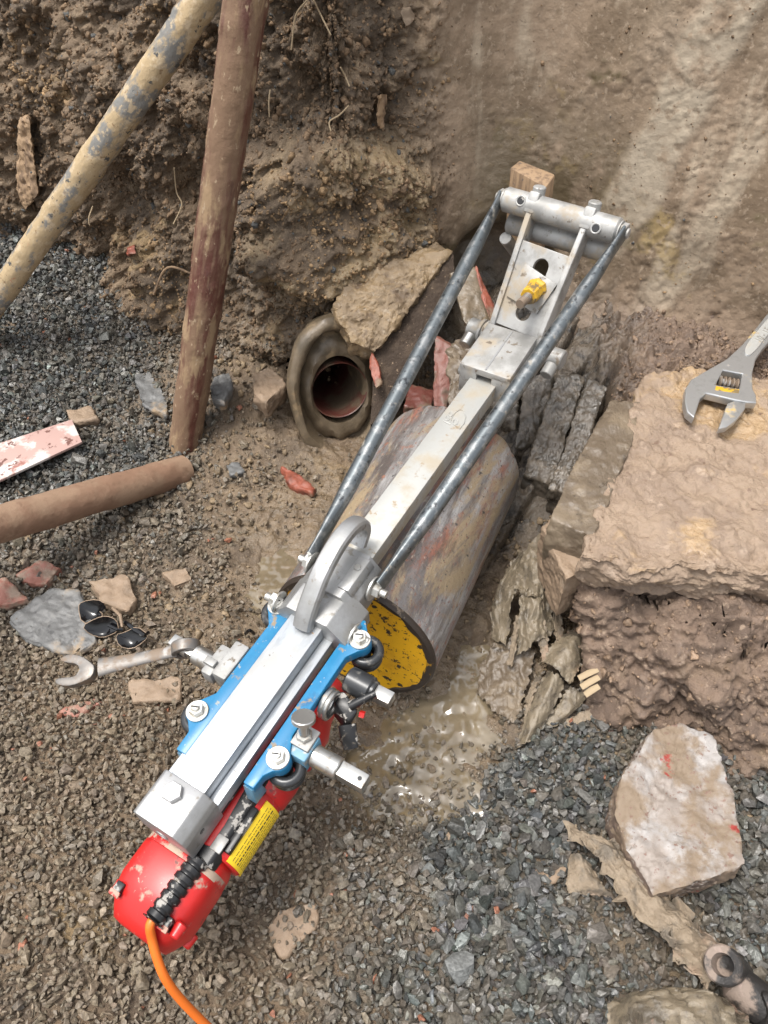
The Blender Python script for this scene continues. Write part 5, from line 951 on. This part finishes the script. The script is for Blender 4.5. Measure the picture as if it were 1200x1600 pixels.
# broken sunglasses
gx = gh(*U(175, 975, .02)[:2]); Z = gx + .022; sgf = Fr(U(178, 985, gx), U(235, 1000, gx) - U(120, 945, gx), (0, 0, 1)); sg = thing('sunglasses', sgf, 'broken glossy black sunglasses lying in mud beside the grey slate slab', 'sunglasses')
def lens(px, tz, bulge=.010, par=sg):
    P = np.array([U(x, y, Z + t) for (x, y), t in zip(px, tz)]); P = smoothpoly(P, 1); c = P.mean(0); n = len(P); V = [c - np.array((0, 0, bulge))]; Fs = []
    for f in (.35, .7, 1.): V += [c + (p - c) * f - np.array((0, 0, bulge * (1 - f * f))) for p in P]
    for k in range(n): Fs.append([0, 1 + k, 1 + (k + 1) % n])
    for j in range(2):
        for k in range(n): k2 = (k + 1) % n; Fs.append([1 + j * n + k, 1 + (j + 1) * n + k, 1 + (j + 1) * n + k2, 1 + j * n + k2])
    bm = bmesh.new(); vs = [bm.verts.new(p) for p in V]; [bm.faces.new([vs[i] for i in f]) for f in Fs]; bmesh.ops.recalc_face_normals(bm, faces=bm.faces[:]); bmesh.ops.solidify(bm, geom=bm.faces[:], thickness=.0016)
    o = part(G().addbm(bm), 'lens', 'blackgloss', par, ang=60); g = G(); g.tube(np.vstack([P, P[:2]]), .0009, 8); part(g, 'rim', 'tanstone', o); return o
lens([(122, 948), (128, 940), (152, 936), (166, 944), (150, 950), (163, 962), (150, 970), (128, 975)], [.012, .018, .024, .022, .006, .006, .004, .004])
lens([(128, 978), (150, 966), (166, 962), (182, 968), (186, 984), (178, 990), (160, 997), (140, 991)], [.008, .016, .018, .012, .004, -.002, -.010, -.004])
lens([(180, 992), (196, 988), (214, 978), (232, 992), (226, 1002), (206, 1015), (186, 1010)], [.004, .004, .016, .010, .002, -.008, -.004])
g = G(); g.tube([U(170, 977, Z + .006), U(184, 984, Z + .010), U(192, 984, Z + .008)], [.003, .0028, .003], 10); g.tube([U(196, 972, Z + .004), U(212, 985, Z + .010), U(226, 993, Z + .012), U(232, 988, Z + .008)], [.004, .0042, .004, .003], 10); part(g, 'frame', 'blackgloss', sg)
g = G(); g.tube([U(176, 950, Z + .004), U(188, 962, Z + .014), U(191, 980, Z + .008)], [.0026, .003, .002], 10); part(g, 'temple_arm', 'tanstone', sg)
g = G(); g.tube(catmull([U(384, 990, .02), U(390, 985, .034), U(397, 990, .02)], 6), .003, 8); g.top('rubber_loop', 'blackgloss', label='tiny black rubber loop on the mud left of the blue arm', cat='rubber loop')
# rusty hose fitting, bottom right
fa = U(1130, 1508, .10); fax = nrm(C0 - fa + np.array((-.25, .12, 0))); FF = Fr(fa, fax, (0, 0, 1)); fi = thing('pipe_fitting', FF, 'rusty pipe fitting with a round open mouth lying on the felt at the bottom right', 'pipe fitting')
g = G(FF); g.lathe((-.075, 0, 0), (1, 0, 0), [(.017, 0), (.018, .03), (.0185, .062), (.0215, .066), (.0215, .077), (.0195, .079), (.0125, .078), (.0105, .06), (.0, .055)], 32); part(g, 'open_mouth', 'iron', fi)
e0 = U(1150, 1535, .055); e1 = U(1215, 1590, .05); e2 = U(1290, 1640, .04); g = G(); g.tube([FF.w((-.06, 0, 0)), e0, e1, e2], [.017, .022, .024, .02], 22); part(g, 'elbow', 'iron', fi)
g = G(); V, Fs = rock([tuple(e1 + np.array(d)) for d in ((-.03, -.02, -.02), (.03, -.03, -.02), (.04, .02, -.02), (-.02, .03, -.02), (-.02, -.015, .03), (.03, -.01, .03), (.02, .02, .028), (-.02, .02, .028))], .006, .004, 50, 4); part(g.add(V, Fs), 'flange', 'iron', fi, ang=50)
# roots hanging out of the bank
def wallpt(px, py):
    r = ray(px, py); q = WV - C0; t = q @ nrm(r); dd = np.linalg.norm(q - t[:, None] * nrm(r), axis=1); k = np.where(dd < .012)[0]
    if not len(k): k = np.array([dd.argmin()])
    return C0 + r / np.linalg.norm(r) * (t[k].min() - .006)
for k, (pts, lb) in enumerate((([(272, 262), (276, 300), (284, 320), (271, 350)], 'pale curly root on the bank between the two leaning tubes'), ([(490, 0), (502, 25), (517, 55)], 'straight pale root hanging at the top of the bank'), ([(480, 0), (462, 25), (455, 78)], 'long thin root dangling down right of the red tube top'), ([(422, 140), (420, 160), (421, 183)], 'short wiggly root right of the upright red tube'), ([(545, 165), (530, 180), (515, 190), (517, 205)], 'bent pale root in the crumbly bank above the clay socket'), ([(532, 105), (540, 120), (546, 135)], 'tiny straight root high in the crumbly bank'), ([(145, 322), (139, 340), (140, 352)], 'tiny hooked root just under the slanting tan tube'), ([(240, 460), (262, 418), (310, 432)], 'dark arching root at the foot of the bank left of the red tube'))):
    P = [wallpt(*p) for p in pts]; g = G(); g.tube(catmull(P, 6), .0014 if k != 7 else .0025, 8); g.top('root', 'root' if k != 7 else 'wood', label=lb, cat='root', group='roots hanging out of the bank')
# loose timber scraps in the bank
for px, lb in (([(592, 150), (604, 146), (598, 200), (590, 196)], 'dark splintered wood scrap stuck in the bank right of centre'), ([(28, 190), (44, 180), (60, 300), (40, 330), (28, 300)], 'rotten dark wood scrap in the bank at the left edge')):
    P = [wallpt(*p) for p in px]; c = np.mean(P, 0); dv = nrm(c - C0); pts = [tuple(p - dv * .01) for p in P] + [tuple(p + dv * .02) for p in P]; V, Fs = rock(pts, .007, .004, 60, 5); G().add(V, Fs).top('wood_scrap', 'wood', ang=50, label=lb, cat='wood scrap')
for px, mat, lb in (([(625, 18), (640, 10), (648, 30), (634, 42)], 'chunk', 'pale stone sticking out of the bank at the top middle'),([(200, 388), (210, 384), (212, 396), (200, 398)], 'terra', 'small red brick chip on the slope below the slanting tube')):
    P = [wallpt(*p) for p in px]; c = np.mean(P, 0); dv = nrm(c - C0); pts = [tuple(p - dv * .015) for p in P] + [tuple(p + dv * .02) for p in P]; V, Fs = rock(pts, .006, .003, 60, 6); G().add(V, Fs).top('stone', mat, ang=50, label=lb, cat='stone')
